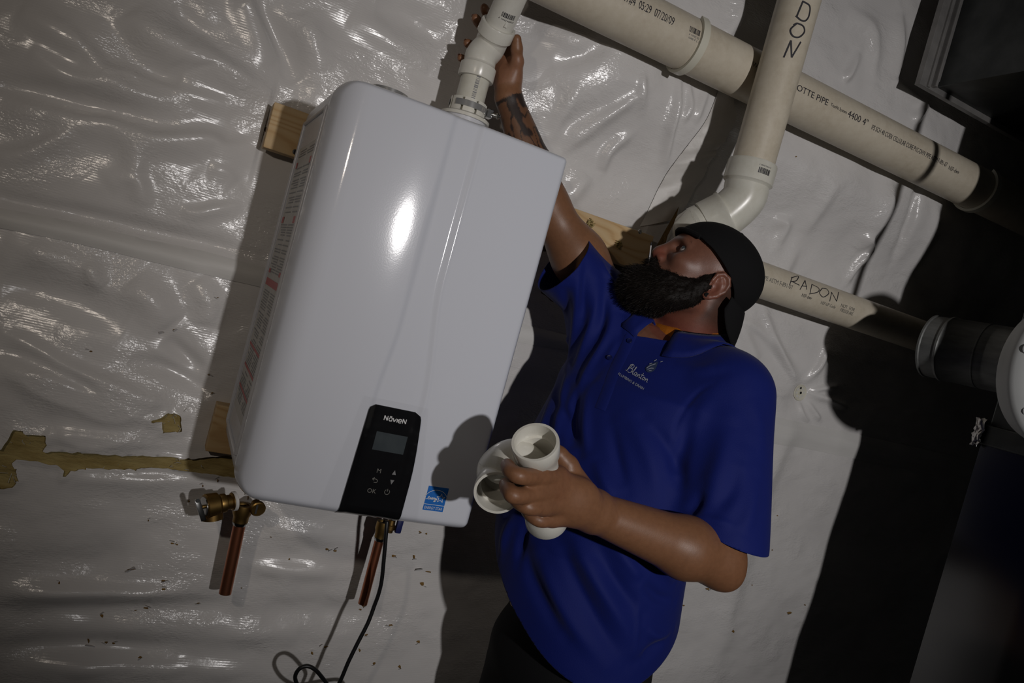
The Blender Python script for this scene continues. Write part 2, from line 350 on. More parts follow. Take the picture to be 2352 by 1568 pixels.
for f in [
    ([(560, -20), (600, 60), (641, 147)], 0.016, 0.012, 3.0), ([(575, 0), (630, 90), (690, 190)], -0.014, 0.030, 1),
    ([(150, 60), (204, 118), (239, 156), (300, 172), (360, 198), (430, 215), (560, 245)], 0.010, 0.012, 2.2),
    ([(40, 20), (95, 50), (150, 85), (200, 112)], 0.010, 0.025, 1), ([(60, 110), (160, 178), (255, 198), (319, 222), (405, 245)], 0.014, 0.018, 2),
    ([(-20, 215), (96, 252), (172, 271), (249, 281), (313, 303), (357, 317), (478, 316), (523, 335), (600, 328)], 0.013, 0.014, 2.6),
    ([(-20, 190), (120, 215), (260, 250), (420, 290)], -0.012, 0.022, 1), ([(-20, 356), (57, 348), (130, 320), (180, 300)], 0.008, 0.014, 1.5),
    ([(318, 400), (322, 430), (335, 478)], 0.008, 0.016, 1.2), ([(415, 481), (450, 488), (500, 478), (560, 470)], 0.007, 0.010, 1.6),
    ([(480, 385), (520, 395), (545, 420)], 0.006, 0.012, 2), ([(290, 330), (310, 360), (300, 400), (240, 430)], 0.007, 0.018, 1.4),
    ([(300, 20), (340, 70), (430, 120), (450, 160)], 0.014, 0.035, 1), ([(390, 10), (440, 60), (520, 120)], -0.010, 0.025, 1), ([(440, 90), (520, 150), (640, 230)], 0.010, 0.016, 2),
    ([(250, 40), (330, 150), (420, 190)], -0.010, 0.03, 1), ([(700, 20), (720, 90), (740, 170)], 0.010, 0.03, 1), ([(800, 30), (900, 90), (1000, 150)], 0.010, 0.03, 1), ([(860, 10), (960, 50), (1040, 100)], -0.010, 0.03, 1),
    ([(-20, 757), (90, 805), (175, 850), (316, 906), (403, 938)], 0.015, 0.015, 2.6), ([(-20, 822), (60, 850), (133, 881), (245, 934), (340, 966)], 0.014, 0.016, 2.2),
    ([(-20, 790), (120, 850), (250, 905)], -0.010, 0.025, 1), ([(379, 776), (430, 820), (474, 862)], -0.012, 0.016, 1.2), ([(291, 825), (390, 850), (491, 908)], -0.012, 0.018, 1.2),
    ([(300, 640), (350, 690), (400, 745)], 0.014, 0.028, 1.3), ([(450, 640), (480, 700), (470, 750)], 0.010, 0.024, 1.2), ([(210, 600), (215, 640), (240, 660)], 0.008, 0.014, 1),
    ([(0, 560), (120, 590), (260, 640)], 0.008, 0.022, 1.5), ([(0, 650), (160, 690), (300, 740)], -0.012, 0.035, 1),
    ([(100, 990), (220, 1010), (340, 1015)], 0.012, 0.018, 1.2), ([(150, 1090), (300, 1100), (470, 1110)], 0.010, 0.014, 1.8),
    ([(-20, 1355), (150, 1356), (330, 1362), (440, 1365)], 0.015, 0.018, 1.6), ([(-20, 1405), (200, 1405), (400, 1395), (560, 1400)], -0.014, 0.030, 1), ([(-20, 1290), (150, 1290), (300, 1280)], -0.010, 0.035, 1),
    ([(600, 1210), (700, 1225), (800, 1235)], 0.009, 0.020, 1.4), ([(560, 1300), (650, 1310), (780, 1320)], 0.008, 0.018, 1.2), ([(0, 1490), (250, 1490), (420, 1500)], -0.012, 0.025, 1), ([(50, 1530), (300, 1535), (600, 1540)], 0.010, 0.022, 1.3),
    ([(600, 1400), (750, 1410), (900, 1420)], -0.009, 0.03, 1), ([(400, 1450), (560, 1455), (700, 1450)], 0.008, 0.03, 1),
    ([(1523, 160), (1440, 215), (1350, 260), (1270, 300)], -0.010, 0.018, 1.3), ([(1500, 175), (1420, 235), (1350, 300), (1290, 350)], 0.013, 0.016, 1.8), ([(1440, 310), (1400, 350), (1390, 395)], 0.012, 0.012, 1.5),
    ([(1525, 185), (1522, 250), (1516, 310), (1522, 385)], 0.012, 0.008, 2), ([(1545, 200), (1550, 250), (1535, 290)], 0.008, 0.008, 1.5), ([(1590, 210), (1570, 260), (1560, 290)], 0.008, 0.010, 1.5),
    ([(1230, 50), (1280, 90), (1330, 110)], 0.010, 0.02, 1.3), ([(1260, 150), (1330, 130), (1370, 100)], -0.008, 0.02, 1), ([(1360, 400), (1330, 440), (1300, 470)], 0.010, 0.022, 1.2),
    ([(1440, 180), (1440, 220), (1450, 260)], 0.008, 0.01, 1.4), ([(1310, 200), (1290, 260), (1260, 330)], 0.010, 0.02, 1.2),
    ([(1660, 10), (1650, 60), (1620, 110)], 0.010, 0.015, 1.5), ([(1900, 40), (1960, 90), (1960, 200)], 0.010, 0.02, 1.3), ([(1930, 130), (1905, 180), (1890, 190)], 0.012, 0.012, 1.3), ([(2020, 40), (2020, 120), (2010, 190)], 0.010, 0.014, 2),
    ([(2000, 190), (2050, 230), (2080, 245)], 0.010, 0.012, 1.3), ([(2085, 240), (2060, 270), (2045, 290)], 0.012, 0.014, 1.2),
    ([(1840, 560), (1800, 640), (1760, 700)], 0.008, 0.02, 1.3), ([(1955, 540), (1985, 570), (1970, 610)], 0.012, 0.014, 1.3), ([(1985, 580), (1960, 620), (1945, 650)], 0.010, 0.012, 1.3), ([(1770, 500), (1800, 520), (1790, 560)], 0.012, 0.016, 1.3),
    ([(2000, 420), (1990, 500), (1960, 580)], 0.016, 0.018, 2.0), ([(2070, 420), (2055, 500), (2045, 600)], -0.016, 0.014, 1.4), ([(1880, 420), (1860, 480), (1840, 540)], 0.008, 0.02, 1.3), ([(2110, 460), (2100, 560), (2080, 640)], 0.008, 0.02, 1),
    ([(1830, 880), (1790, 800), (1755, 700)], 0.010, 0.010, 1.6), ([(1835, 880), (1770, 780), (1700, 730)], 0.008, 0.012, 1.5), ([(1850, 880), (1885, 830), (1900, 790)], 0.010, 0.010, 1.6),
    ([(1862, 898), (1890, 890), (1925, 885)], 0.009, 0.007, 1.5), ([(1862, 905), (1900, 915), (1950, 935)], 0.009, 0.008, 1.5), ([(1855, 920), (1875, 950), (1885, 965)], 0.008, 0.007, 1.5), ([(1840, 925), (1845, 950), (1860, 970)], 0.007, 0.007, 1.3), ([(1820, 905), (1760, 900), (1700, 880)], 0.006, 0.012, 1.4),
    ([(1835, 960), (1800, 1020), (1750, 1150), (1690, 1350), (1640, 1568)], 0.010, 0.035, 1.3), ([(1700, 740), (1730, 800), (1745, 830)], 0.010, 0.02, 1.3),
    ([(-20, 452), (160, 488), (330, 528), (460, 556), (600, 590)], -0.015, 0.016, 1.0),
    ]: fold(f[0], f[1]*1.35, f[2]*0.95, *f[3:])
cx, cz = w2(1843, 903); dd = np.hypot(X-cx, Z-cz); H -= 0.014*np.exp(-(dd/0.035)**2)
for bx in (-0.27, 0.63):                                       # the board pinches the blanket
    dd = np.hypot(X-bx, (Z-0.615)*0.7); H -= 0.010*np.exp(-(dd/0.07)**2)
H -= 0.016*np.exp(-((Z-0.615)/0.06)**2)*((X > -0.27) & (X < 0.64))
H = np.clip(H-0.004, -0.04, 0.024) + 0.070*smoothstep_(0.76, 0.97, Z)*smoothstep_(0.14, 0.42, X)
near = np.exp(-(((X-0.13)/0.18)**2+((Z-0.86)/0.2)**2)); H -= 0.012*near
near = np.exp(-(((X-0.45)/0.22)**2+((Z-0.42)/0.3)**2)); H -= 0.018*near
pz = np.exp(-((Z-0.638)/0.07)**2)*(X > 0.7); H -= np.clip(H-0.024, 0, 1)*np.clip(pz, 0, 1); H = np.minimum(H, 0.084)
p4 = np.exp(-((Z-1.064)/0.06)**2); H = H*(1-p4)+p4*np.minimum(H, 0.069)
WY = -H
# ragged openings torn in the facing
HOLES = [
 [(-30, 1012), (5, 1030), (35, 983), (55, 985), (57, 995), (108, 995), (111, 1017), (100, 1035), (140, 1031), (200, 1034), (300, 1043), (370, 1047), (440, 1054), (480, 1048), (520, 1044), (580, 1052), (580, 1100), (500, 1090), (440, 1083), (410, 1080), (380, 1075), (270, 1074), (200, 1070), (165, 1076), (146, 1094), (150, 1076), (130, 1062), (90, 1056), (40, 1052), (28, 1062), (40, 1085), (45, 1103), (32, 1117), (8, 1121), (-30, 1108)],
 [(377, 952), (385, 945), (393, 949), (400, 946), (414, 953), (418, 990), (377, 991), (372, 966), (350, 968), (345, 962), (358, 960)],
 [(1350, 52), (1425, 88), (1400, 84), (1356, 66)], [(1522, 148), (1540, 158), (1610, 176), (1590, 176), (1535, 166)], [(1250, 642), (1258, 650), (1256, 660), (1249, 657)]]
def inpoly(x, z, pl):
    r = np.zeros(x.shape, bool); n = len(pl)
    for i in range(n):
        (x0, z0), (x1, z1) = pl[i], pl[(i+1) % n]
        c = ((z0 > z) != (z1 > z)) & (x < (x1-x0)*(z-z0)/(z1-z0+1e-12)+x0); r ^= c
    return r
def rag(pl, step=0.006, amp=0.0012):
    out = []; n = len(pl)
    for i in range(n):
        a = np.array(pl[i]); b = np.array(pl[(i+1) % n]); k = max(1, int(np.hypot(*(b-a))/step))
        for j in range(k):
            q = a+(b-a)*j/k; out.append(q+rng.normal(0, amp, 2) if j else q)
    return out
VX = X.copy(); VZ = Z.copy(); cutm = np.zeros((len(xs)-1, len(zs)-1), bool)
CX = (X[1:, 1:]+X[:-1, :-1])/2; CZ = (Z[1:, 1:]+Z[:-1, :-1])/2
for hp in HOLES:
    pl = rag([w2(*p) for p in hp]); A = np.array(pl); lo = A.min(0)-0.02; hi = A.max(0)+0.02
    i0, i1 = np.searchsorted(xs, [lo[0], hi[0]]); j0, j1 = np.searchsorted(zs, [lo[1], hi[1]])
    if i1-i0 < 2: continue
    x = X[i0:i1, j0:j1]; z = Z[i0:i1, j0:j1]; bd = np.full(x.shape, 9.0); bx = x.copy(); bz = z.copy()
    for k in range(len(A)):
        a = A[k]; d = A[(k+1) % len(A)]-a; t = np.clip(((x-a[0])*d[0]+(z-a[1])*d[1])/(d@d+1e-12), 0, 1); qx = a[0]+t*d[0]; qz = a[1]+t*d[1]
        ds = np.hypot(x-qx, z-qz); m = ds < bd; bd = np.where(m, ds, bd); bx = np.where(m, qx, bx); bz = np.where(m, qz, bz)
    m = bd < 0.0028; VX[i0:i1, j0:j1] = np.where(m, bx, x); VZ[i0:i1, j0:j1] = np.where(m, bz, z)
    ci, cj = slice(i0, i1-1), slice(j0, j1-1); cutm[ci, cj] |= inpoly(CX[ci, cj], CZ[ci, cj], pl)
    lip = np.exp(-(bd/0.008)**2)*0.004; WY[i0:i1, j0:j1] -= lip
nx, nz = X.shape; idx = np.arange(nx*nz).reshape(nx, nz)
Q = np.stack([idx[:-1, :-1], idx[1:, :-1], idx[1:, 1:], idx[:-1, 1:]], -1)[~cutm].reshape(-1, 4)
def grid_mesh(name, V, Q):
    me = bpy.data.meshes.new(name); me.vertices.add(len(V)); me.vertices.foreach_set('co', V.astype(np.float32).ravel())
    me.loops.add(Q.size); me.loops.foreach_set('vertex_index', Q.astype(np.int32).ravel()); me.polygons.add(len(Q))
    me.polygons.foreach_set('loop_start', np.arange(0, Q.size, 4, dtype=np.int32)); me.update(calc_edges=True); return me
wall = link('wall_back', grid_mesh('wall_back', np.stack([VX.ravel(), WY.ravel(), VZ.ravel()], 1), Q), 'vinyl', None, True, 180)
tag(wall, kind='structure', label='insulated basement wall faced with wrinkled glossy white vinyl')
def wally(x, z):
    i = int(np.clip(np.searchsorted(xs, x), 0, nx-1)); j = int(np.clip(np.searchsorted(zs, z), 0, nz-1)); return WY[i, j]
def wallmap(x, z):
    i = np.clip(np.searchsorted(xs, x), 0, nx-1); j = np.clip(np.searchsorted(zs, z), 0, nz-1); return WY[i, j]
# glass fibre behind the facing
gx, gz = np.meshgrid(np.arange(-0.95, 1.0, 0.012), np.arange(-0.25, 1.3, 0.012), indexing='ij')
gy = wallmap(gx, gz) + 0.006 + 0.006*np.abs(vnoise(gx*14, gz*22, 21)) + 0.004*np.abs(vnoise(gx*40, gz*50, 22))
gi = np.arange(gx.size).reshape(gx.shape); GQ = np.stack([gi[:-1, :-1], gi[1:, :-1], gi[1:, 1:], gi[:-1, 1:]], -1).reshape(-1, 4)
tag(link('glass_fibre_batt', grid_mesh('glass_fibre_batt', np.stack([gx.ravel(), gy.ravel(), gz.ravel()], 1), GQ), 'fibre', wall, True, 180), 'yellow-brown glass fibre showing through torn facing', kind='stuff')
# loose fibre strands in the big openings
mb = MB()
for c_, n_ in (((397, 970), 10), ((60, 1010), 4), ((20, 1085), 6), ((250, 1058), 5), ((430, 1068), 6)):
    for k in range(n_):
        a = P(c_[0]+rng.normal(0, 16 if n_ < 20 else 60), c_[1]+rng.normal(0, 9), 0.0); b = a+rng.normal(0, 0.012, 3)*np.array([1, 0.2, 0.7])
        a[1] = 0.004; b[1] = -0.002+rng.normal(0, 0.002); tube(mb, [a, (a+b)/2+rng.normal(0, 0.003, 3), b], 0.0005, 4)
tag(mb.build('fibre_strand', 'paper', wall), kind='stuff')
# smooth seam tape strips
def strip(name, pts_top, pts_bot, m, off=0.0025, n=60, rows=6, label=None, lift=0.0):
    a = catmull([w2(*p) for p in pts_top], n); b = catmull([w2(*p) for p in pts_bot], n); k = min(len(a), len(b)); a = a[:k]; b = b[:k]; V = []
    for r in range(rows+1):
        t = r/rows; q = a*(1-t)+b*t; sm = wallmap(q[:, 0], q[:, 1]); ker = np.ones(15)/15; sm = np.convolve(np.pad(sm, 7, 'edge'), ker, 'valid')
        V.append(np.stack([q[:, 0], np.minimum(sm, wallmap(q[:, 0], q[:, 1]))-off-0.006*math.sin(math.pi*t)-lift, q[:, 1]], 1))
    F = [(r*k+i, r*k+i+1, (r+1)*k+i+1, (r+1)*k+i) for r in range(rows) for i in range(k-1)]
    o = MB().add(np.concatenate(V), F).build(name, m, wall, True, 180)
    if label: o['label'] = label
    return o
strip('seam_tape', [(-40, 470), (160, 508), (330, 548), (460, 575), (600, 612), (720, 640)], [(-40, 516), (160, 556), (330, 597), (460, 628), (600, 660), (720, 690)], 'tape', label='smooth flat white seam strip left of the heater')
strip('seam_tape', [(1150, 726), (1205, 745), (1310, 772), (1420, 800)], [(1150, 778), (1205, 790), (1310, 806), (1420, 822)], 'tape', label='smooth flat white seam strip right of the heater')
strip('seam_tape', [(1560, 905), (1700, 935), (1780, 956), (1880, 979), (2000, 1004), (2250, 1060)], [(1560, 975), (1700, 1003), (1780, 1018), (1880, 1036), (2000, 1060), (2250, 1110)], 'tape', label='smooth flat white seam strip right of the man')
# loose torn edge of the facing under the big drain pipe
pa = [(1619, 200), (1593, 265), (1555, 338), (1533, 386), (1507, 456), (1482, 520)]; pb = [(1636, 200), (1640, 284), (1616, 338), (1605, 367), (1592, 424), (1560, 500)]
a = catmull([w2(*p) for p in pa], 10); b = catmull([w2(*p) for p in pb], 10); k = len(a); V = []
for r in range(5):
    t = r/4; q = a*(1-t)+b*t; V.append(np.stack([q[:, 0], wallmap(q[:, 0], q[:, 1])-0.003-0.016*math.sin(t*2.0)+0.004*np.sin(np.arange(k)*0.7+r)*t, q[:, 1]], 1))
V = np.concatenate(V); F = [(r*k+i, r*k+i+1, (r+1)*k+i+1, (r+1)*k+i) for r in range(4) for i in range(k-1)]
MB().add(V, F).build('loose_facing_flap', 'flapback', wall, True, 180)['label'] = 'torn white flap edge beside the vertical pipe'
ck = [(1559, 474), (1543, 502), (1524, 535), (1506, 568)]; ck2 = [(1559, 476), (1552, 505), (1534, 540), (1527, 566)]
V = [P(*p, -0.030-0.004*i) for i, p in enumerate(ck)] + [P(*p, -0.012) for p in ck2]
MB().add(np.array(V), [(i, i+1, i+5, i+4) for i in range(3)]).build('curled_kraft_paper', 'fibre_brown', wall, True, 180)
mb = MB()                                                    # grey cloth-like shaded patch edge strip right of the pipe gap
# small nicks and staple tears: a dark fleck of fibre with a lifted sliver of facing
NICK = [(137, 1335, 9, 6), (395, 1250, 14, 6), (406, 1253, 8, 5), (300, 1308, 26, 4), (375, 1333, 20, 4), (375, 1350, 13, 5), (232, 1424, 12, 10), (335, 1405, 16, 7), (310, 1410, 10, 3), (200, 1484, 7, 24), (243, 1487, 12, 8), (258, 1490, 10, 7), (320, 1516, 14, 7), (340, 1198, 4, 8),
 (457, 1392, 14, 5), (555, 1353, 5, 4), (622, 1233, 5, 4), (665, 1287, 7, 5), (752, 1262, 12, 7), (770, 1266, 12, 9), (905, 1278, 14, 9), (953, 1281, 9, 14), (978, 1200, 7, 5), (986, 1317, 26, 6), (974, 1346, 14, 12), (838, 1398, 12, 6), (832, 1408, 8, 5), (900, 1443, 15, 5), (845, 1464, 14, 6), (965, 1481, 11, 9), (828, 1499, 8, 8), (862, 1530, 9, 9), (921, 1538, 9, 10), (718, 1503, 11, 11), (750, 1489, 13, 6), (965, 1222, 8, 6), (980, 1226, 6, 6),
 (1770, 1170, 8, 5), (1788, 1185, 6, 4), (1757, 1270, 7, 8), (1776, 1264, 4, 5), (1684, 1449, 9, 9), (1818, 1410, 13, 9), (1545, 1441, 10, 6), (1575, 1394, 7, 4), (1556, 1410, 5, 5), (1629, 1355, 14, 6), (1562, 1364, 9, 3), (1730, 1345, 5, 4), (372, 763, 14, 5), (400, 757, 12, 4), (480, 861, 12, 4), (489, 903, 12, 4), (210, 805, 9, 5), (500, 684, 10, 3), (434, 1156, 8, 6), (570, 1145, 5, 14), (500, 1105, 5, 14), (466, 1118, 4, 10), (1788, 364, 4, 4), (1850, 1390, 6, 4)]
for (px, py, ww, hh) in NICK:
    mb = MB(); n = rng.integers(6, 9); V = []
    for k in range(n):
        a = 2*math.pi*k/n; s = rng.uniform(0.45, 1.25); q = P(px+math.cos(a)*ww*0.42*s, py+math.sin(a)*hh*0.42*s, 0.0); V.append((q[0], wally(q[0], q[2])-0.0012, q[2]))
    c = P(px, py, 0.0); V.append((c[0], wally(c[0], c[2])-0.0035, c[2])); mb.add(V, [(k, (k+1) % n, n) for k in range(n)])
    o = mb.build('torn_nick', 'fibre_brown', wall, True)
    if ww < 8 and hh < 8: continue
    a = rng.uniform(-0.5, 0.9); ca, sa = math.cos(a), math.sin(a); g = 0.00042*max(ww, hh)
    q = P(px+rng.normal(0, 0.4)*ww, py+rng.choice((-1, 1))*hh*0.55, 0.0); yy = wally(q[0], q[2])-0.0012
    M_ = [(-1, 0, 0), (0.8, 0.1, 0), (0.9*rng.uniform(0.5, 1), 0.7, rng.uniform(0.5, 1.2)), (-0.7, rng.uniform(0.4, 0.9), rng.uniform(0.6, 1.4))]
    MB().add([(q[0]+g*(u*ca-v*sa), yy-g*d, q[2]+g*(u*sa+v*ca)) for u, v, d in M_], [(0, 1, 2, 3)]).build('facing_sliver', 'vinyl', wall, True)
# insulation fastener washer
c = P(1843, 903, 0.0); wy = wally(c[0], c[2])-0.004
mb = MB(); lathe(mb, (c[0], wy, c[2]), (0, -1, 0), [(0, 0.0005), (0.001, 0.022), (0.003, 0.0235), (0.0045, 0.022), (0.003, 0.018), (0.002, 0.007), (0.004, 0.006), (0.004, 0.0005)], 28)
wash = tag(mb.build('insulation_washer', 'hanger'), 'round pale plastic insulation washer pinned to the wall right of the man', 'washer')
for k in range(8):
    a = k*math.pi/4+0.2; mb = MB(); lathe(mb, (c[0]+0.0135*math.cos(a), wy-0.0022, c[2]+0.0135*math.sin(a)), (0, -1, 0), [(0, 0.0035), (0.0008, 0.0035), (0.001, 0.0004)], 12); mb.build('washer_hole', 'tape' if k != 2 else 'dark', wash)
mb = MB(); lathe(mb, (c[0], wy-0.003, c[2]), (0, -1, 0), [(0, 0.004), (0.002, 0.0038), (0.0025, 0.0004)], 12); mb.build('pin_head', 'steel', wash)
# floor, far right wall, ceiling
FLOOR = -1.20
mb = MB(); box(mb, (-2.2, -3.6, FLOOR-0.1), (3.3, 0.12, FLOOR)); tag(mb.build('floor', 'concrete', None, False), kind='structure')
mb = MB(); box(mb, (3.2, -3.6, FLOOR), (3.3, 0.12, 1.85)); tag(mb.build('wall_right', 'concrete', None, False), kind='structure')
ceil = MB(); box(ceil, (-2.2, -3.6, 1.80), (3.3, 0.12, 1.85)); ceil = tag(ceil.build('ceiling', 'joist', None, False), kind='structure')
mb = MB(); box(mb, (-0.95, 0.035, FLOOR), (3.2, 0.12, 1.80)); tag(mb.build('trim_1', 'joist', None, False), 'framing and masonry behind the insulation blanket', kind='structure')
mb = MB(); box(mb, (-0.95, -0.004, FLOOR), (3.2, 0.03, -0.78)); tag(mb.build('baseboard_back', 'vinyl', None, False), 'foot of the insulated wall', kind='structure')
for k in range(6):
    mb = MB(); x0 = -1.6+k*0.8; box(mb, (x0, -3.55, 1.62), (x0+0.04, -0.02, 1.80)); mb.build('joist', 'joist', ceil, False)
#@@HEATER
# ------------------------------------------------------------------ mounting boards
def board(x0, x1, z0, z1, label):
    mb = MB(); box(mb, (x0, -0.036, z0), (x1, 0.002, z1), 0.002); o = mb.build('mounting_board', 'wood', None, False)
    return tag(o, label, 'board')
b1 = board(-0.268, 0.632, 0.571, 0.659, 'long pale pine board screwed across the wall behind the upper heater')
b2 = board(-0.231, 0.16, -0.026, 0.068, 'short pine board behind the lower left corner of the heater')
for (px, py) in ((1355, 512), (1418, 562)):
    c = P(px, py, -0.037); mb = MB()
    for k in range(34):
        a = rng.uniform(0, 6.28); r_ = rng.uniform(0, 0.006); q = c+np.array([r_*math.cos(a), 0, r_*math.sin(a)])
        tube(mb, [q+(0, 0.002, 0), q+np.array([0.004*math.cos(a+0.6), -0.006+rng.uniform(-0.003, 0.003), 0.004*math.sin(a+0.6)]), q+np.array([0.007*math.cos(a+1), -0.006, 0.007*math.sin(a+1)])], 0.0009, 4)
    tag(mb.build('fibre_tuft', 'fibre', b1), kind='stuff')
for (px, py) in ((1375, 552), (1470, 532), (678, 349)):
    c = P(px, py, -0.036); mb = MB(); lathe(mb, c+(0, 0.001, 0), (0, -1, 0), [(0, 0.0055), (0.0015, 0.0052), (0.002, 0.003), (0.0012, 0.0015), (0.0012, 0.0002)], 14); mb.build('screw_head', 'steel' if px != 678 else 'dark', b1)

# ------------------------------------------------------------------ tankless water heater
HW, HH, ZB, RIM = 0.2065, 0.685, -0.011, -0.315
HT, ZM = HH-ZB, (HH+ZB)/2
heater = thing('water_heater', (0, -0.03, 0), 'large white enamel tankless water heater hung on the wall boards', 'water heater')
def smoothstep(a, b, x): t = np.clip((x-a)/(b-a), 0, 1); return t*t*(3-2*t)
def front_depth(x, z):
    d = 0.0605 + 0.0188*(1-((x-0.050)/0.25)**2)-0.004 + 0.0008*np.exp(-((x+0.052)/0.045)**2)
    xl = -0.022-0.010*smoothstep(0.33, 0.19, z); xr = 0.031+0.025*smoothstep(0.42, 0.20, z)
    ch = smoothstep(xl-0.006, xl+0.008, x)*(1-smoothstep(xr-0.012, xr+0.002, x))
    return d - 0.0045*ch - 0.0012*smoothstep(xr-0.001, xr+0.004, x)
CR = {(1, 1): 0.020, (-1, 1): 0.040, (-1, -1): 0.046, (1, -1): 0.030}
def edge_in(x, z):
    sx = np.where(x > 0, 1, -1); sz = np.where(z > ZM, 1, -1)
    r = np.where(sx > 0, np.where(sz > 0, CR[(1, 1)], CR[(1, -1)]), np.where(sz > 0, CR[(-1, 1)], CR[(-1, -1)]))
    qx = np.abs(x)-(HW-r); qz = np.abs(z-ZM)-(HT/2-r); o = np.hypot(np.maximum(qx, 0), np.maximum(qz, 0)); return -(o+np.minimum(np.maximum(qx, qz), 0)-r)
def circ(t): t = np.clip(t, 0, 1); return np.sqrt(np.clip(1-(1-t)**2, 0, 1))
def coverY(x, z):
    x = np.asarray(x, float); z = np.asarray(z, float); e = edge_in(x, z)
    gx = circ((x+HW)/0.050)*circ((HW-x)/0.020); gz = circ((HH-z)/0.016)*circ((z-ZB)/0.024)
    return RIM - front_depth(x, z)*(0.06+0.94*np.clip(gx, 0, 1)*np.clip(gz, 0, 1))*circ(e/0.010)
def rrect(d):
    seg = []; C4 = [(1, 1, 0), (-1, 1, 90), (-1, -1, 180), (1, -1, 270)]; A4 = []
    for sx, sz, a0 in C4:
        r = max(CR[(sx, sz)]-d, 0.0005); cx_, cz_ = sx*(HW-d-r), sz*(HT/2-d-r)
        A4.append([(cx_+r*math.cos(math.radians(a0+90*k/24)), ZM+cz_+r*math.sin(math.radians(a0+90*k/24))) for k in range(25)])
    for i in range(4):
        seg += A4[i]; p0 = np.array(A4[i][-1]); p1 = np.array(A4[(i+1) % 4][0]); m_ = 150 if i % 2 == 0 else 190
        for k in range(1, m_): seg.append(tuple(p0+(p1-p0)*k/m_))
    return np.array(seg)
rings = []
r0_ = rrect(0.0); n_ = len(r0_)
cq = rrect(0.0015); V = np.concatenate([np.stack([cq[:, 0], np.full(n_, y_), cq[:, 1]], 1) for y_ in (RIM+0.012, -0.0390)]); cabinet = MB().add(V, [(j, (j+1) % n_, n_+(j+1) % n_, n_+j) for j in range(n_)]+[tuple(range(n_, 2*n_))]).build('cabinet', 'side_enamel', heater, True, 50)
rings.append(np.stack([r0_[:, 0], np.full(n_, RIM+0.010), r0_[:, 1]], 1))
for d in [0, 0.0001, 0.0004, 0.001, 0.0018, 0.0028, 0.004, 0.0055, 0.0073, 0.0095, 0.012, 0.015, 0.0185, 0.0225, 0.027, 0.032, 0.0375, 0.0435, 0.050]:
    q = rrect(d); rings.append(np.stack([q[:, 0], coverY(q[:, 0], q[:, 1]), q[:, 1]], 1))
inner = rrect(0.050); cen = np.stack([np.zeros(n_), np.clip(inner[:, 1], 0.20, 0.48)], 1)
for t in np.linspace(0, 1, 81)[1:]:
    q = inner*(1-t)+cen*t; rings.append(np.stack([q[:, 0], coverY(q[:, 0], q[:, 1]), q[:, 1]], 1))
V = np.concatenate(rings); F = [(i*n_+j, i*n_+(j+1) % n_, (i+1)*n_+(j+1) % n_, (i+1)*n_+j) for i in range(len(rings)-1) for j in range(n_)]
me = bpy.data.meshes.new('front_cover'); me.from_pydata(V.tolist(), [], F); me.update()
bm = bmesh.new(); bm.from_mesh(me); bmesh.ops.remove_doubles(bm, verts=bm.verts, dist=0.00008); bmesh.ops.recalc_face_normals(bm, faces=bm.faces); bm.to_mesh(me); bm.free()
cover = link('front_cover', me, 'enamel', heater, True, 180)
# pressed frame and printed label on the left side
mb = MB()
for a, b in (((-HW, -0.292, 0.045), (-HW, -0.292, 0.635)), ((-HW, -0.050, 0.045), (-HW, -0.050, 0.635)), ((-HW, -0.292, 0.045), (-HW, -0.050, 0.045)), ((-HW, -0.292, 0.635), (-HW, -0.050, 0.635))):
    tube(mb, [a, b], 0.0035, 10)
mb.build('pressed_frame', 'side_enamel', cabinet)
mb = MB(); box(mb, (-HW+0.0007, -0.275, 0.085), (-HW+0.0019, -0.075, 0.585)); lab = mb.build('warning_label', 'paper', cabinet, False); lab['label'] = 'long printed warning label on the left side of the heater'
mb = MB(); z = 0.575; r_ = random.Random(3)
while z > 0.1:
    if not (0.312 < z < 0.345 or 0.44 < z < 0.455 or 0.545 < z < 0.56):
        for y0, y1 in ((-0.268, -0.18), (-0.172, -0.082)):
            e = y0+(y1-y0)*r_.uniform(0.6, 1.0); mb.add([(-HW+0.0003, y0, z), (-HW+0.0003, e, z), (-HW+0.0003, e, z+0.0022), (-HW+0.0003, y0, z+0.0022)], [(0, 1, 2, 3)])
    z -= r_.choice((0.0048, 0.0048, 0.0048, 0.009))
tag(mb.build('label_print', 'print_grey', lab, False), kind='stuff')
for z0, z1, y0, y1 in ((0.545, 0.556, -0.268, -0.245), (0.545, 0.556, -0.10, -0.082), (0.44, 0.452, -0.268, -0.235), (0.44, 0.452, -0.11, -0.082), (0.345, 0.353, -0.268, -0.24), (0.345, 0.353, -0.11, -0.082), (0.322, 0.335, -0.268, -0.082), (0.205, 0.210, -0.268, -0.082), (0.165, 0.170, -0.268, -0.082), (0.125, 0.130, -0.268, -0.082)):
    mb = MB().add([(-HW+0.0001, y0, z0), (-HW+0.0001, y1, z0), (-HW+0.0001, y1, z1), (-HW+0.0001, y0, z1)], [(0, 1, 2, 3)])
    mb.build('label_band', 'print_red', lab, False)['label'] = 'red warning band of the side label'
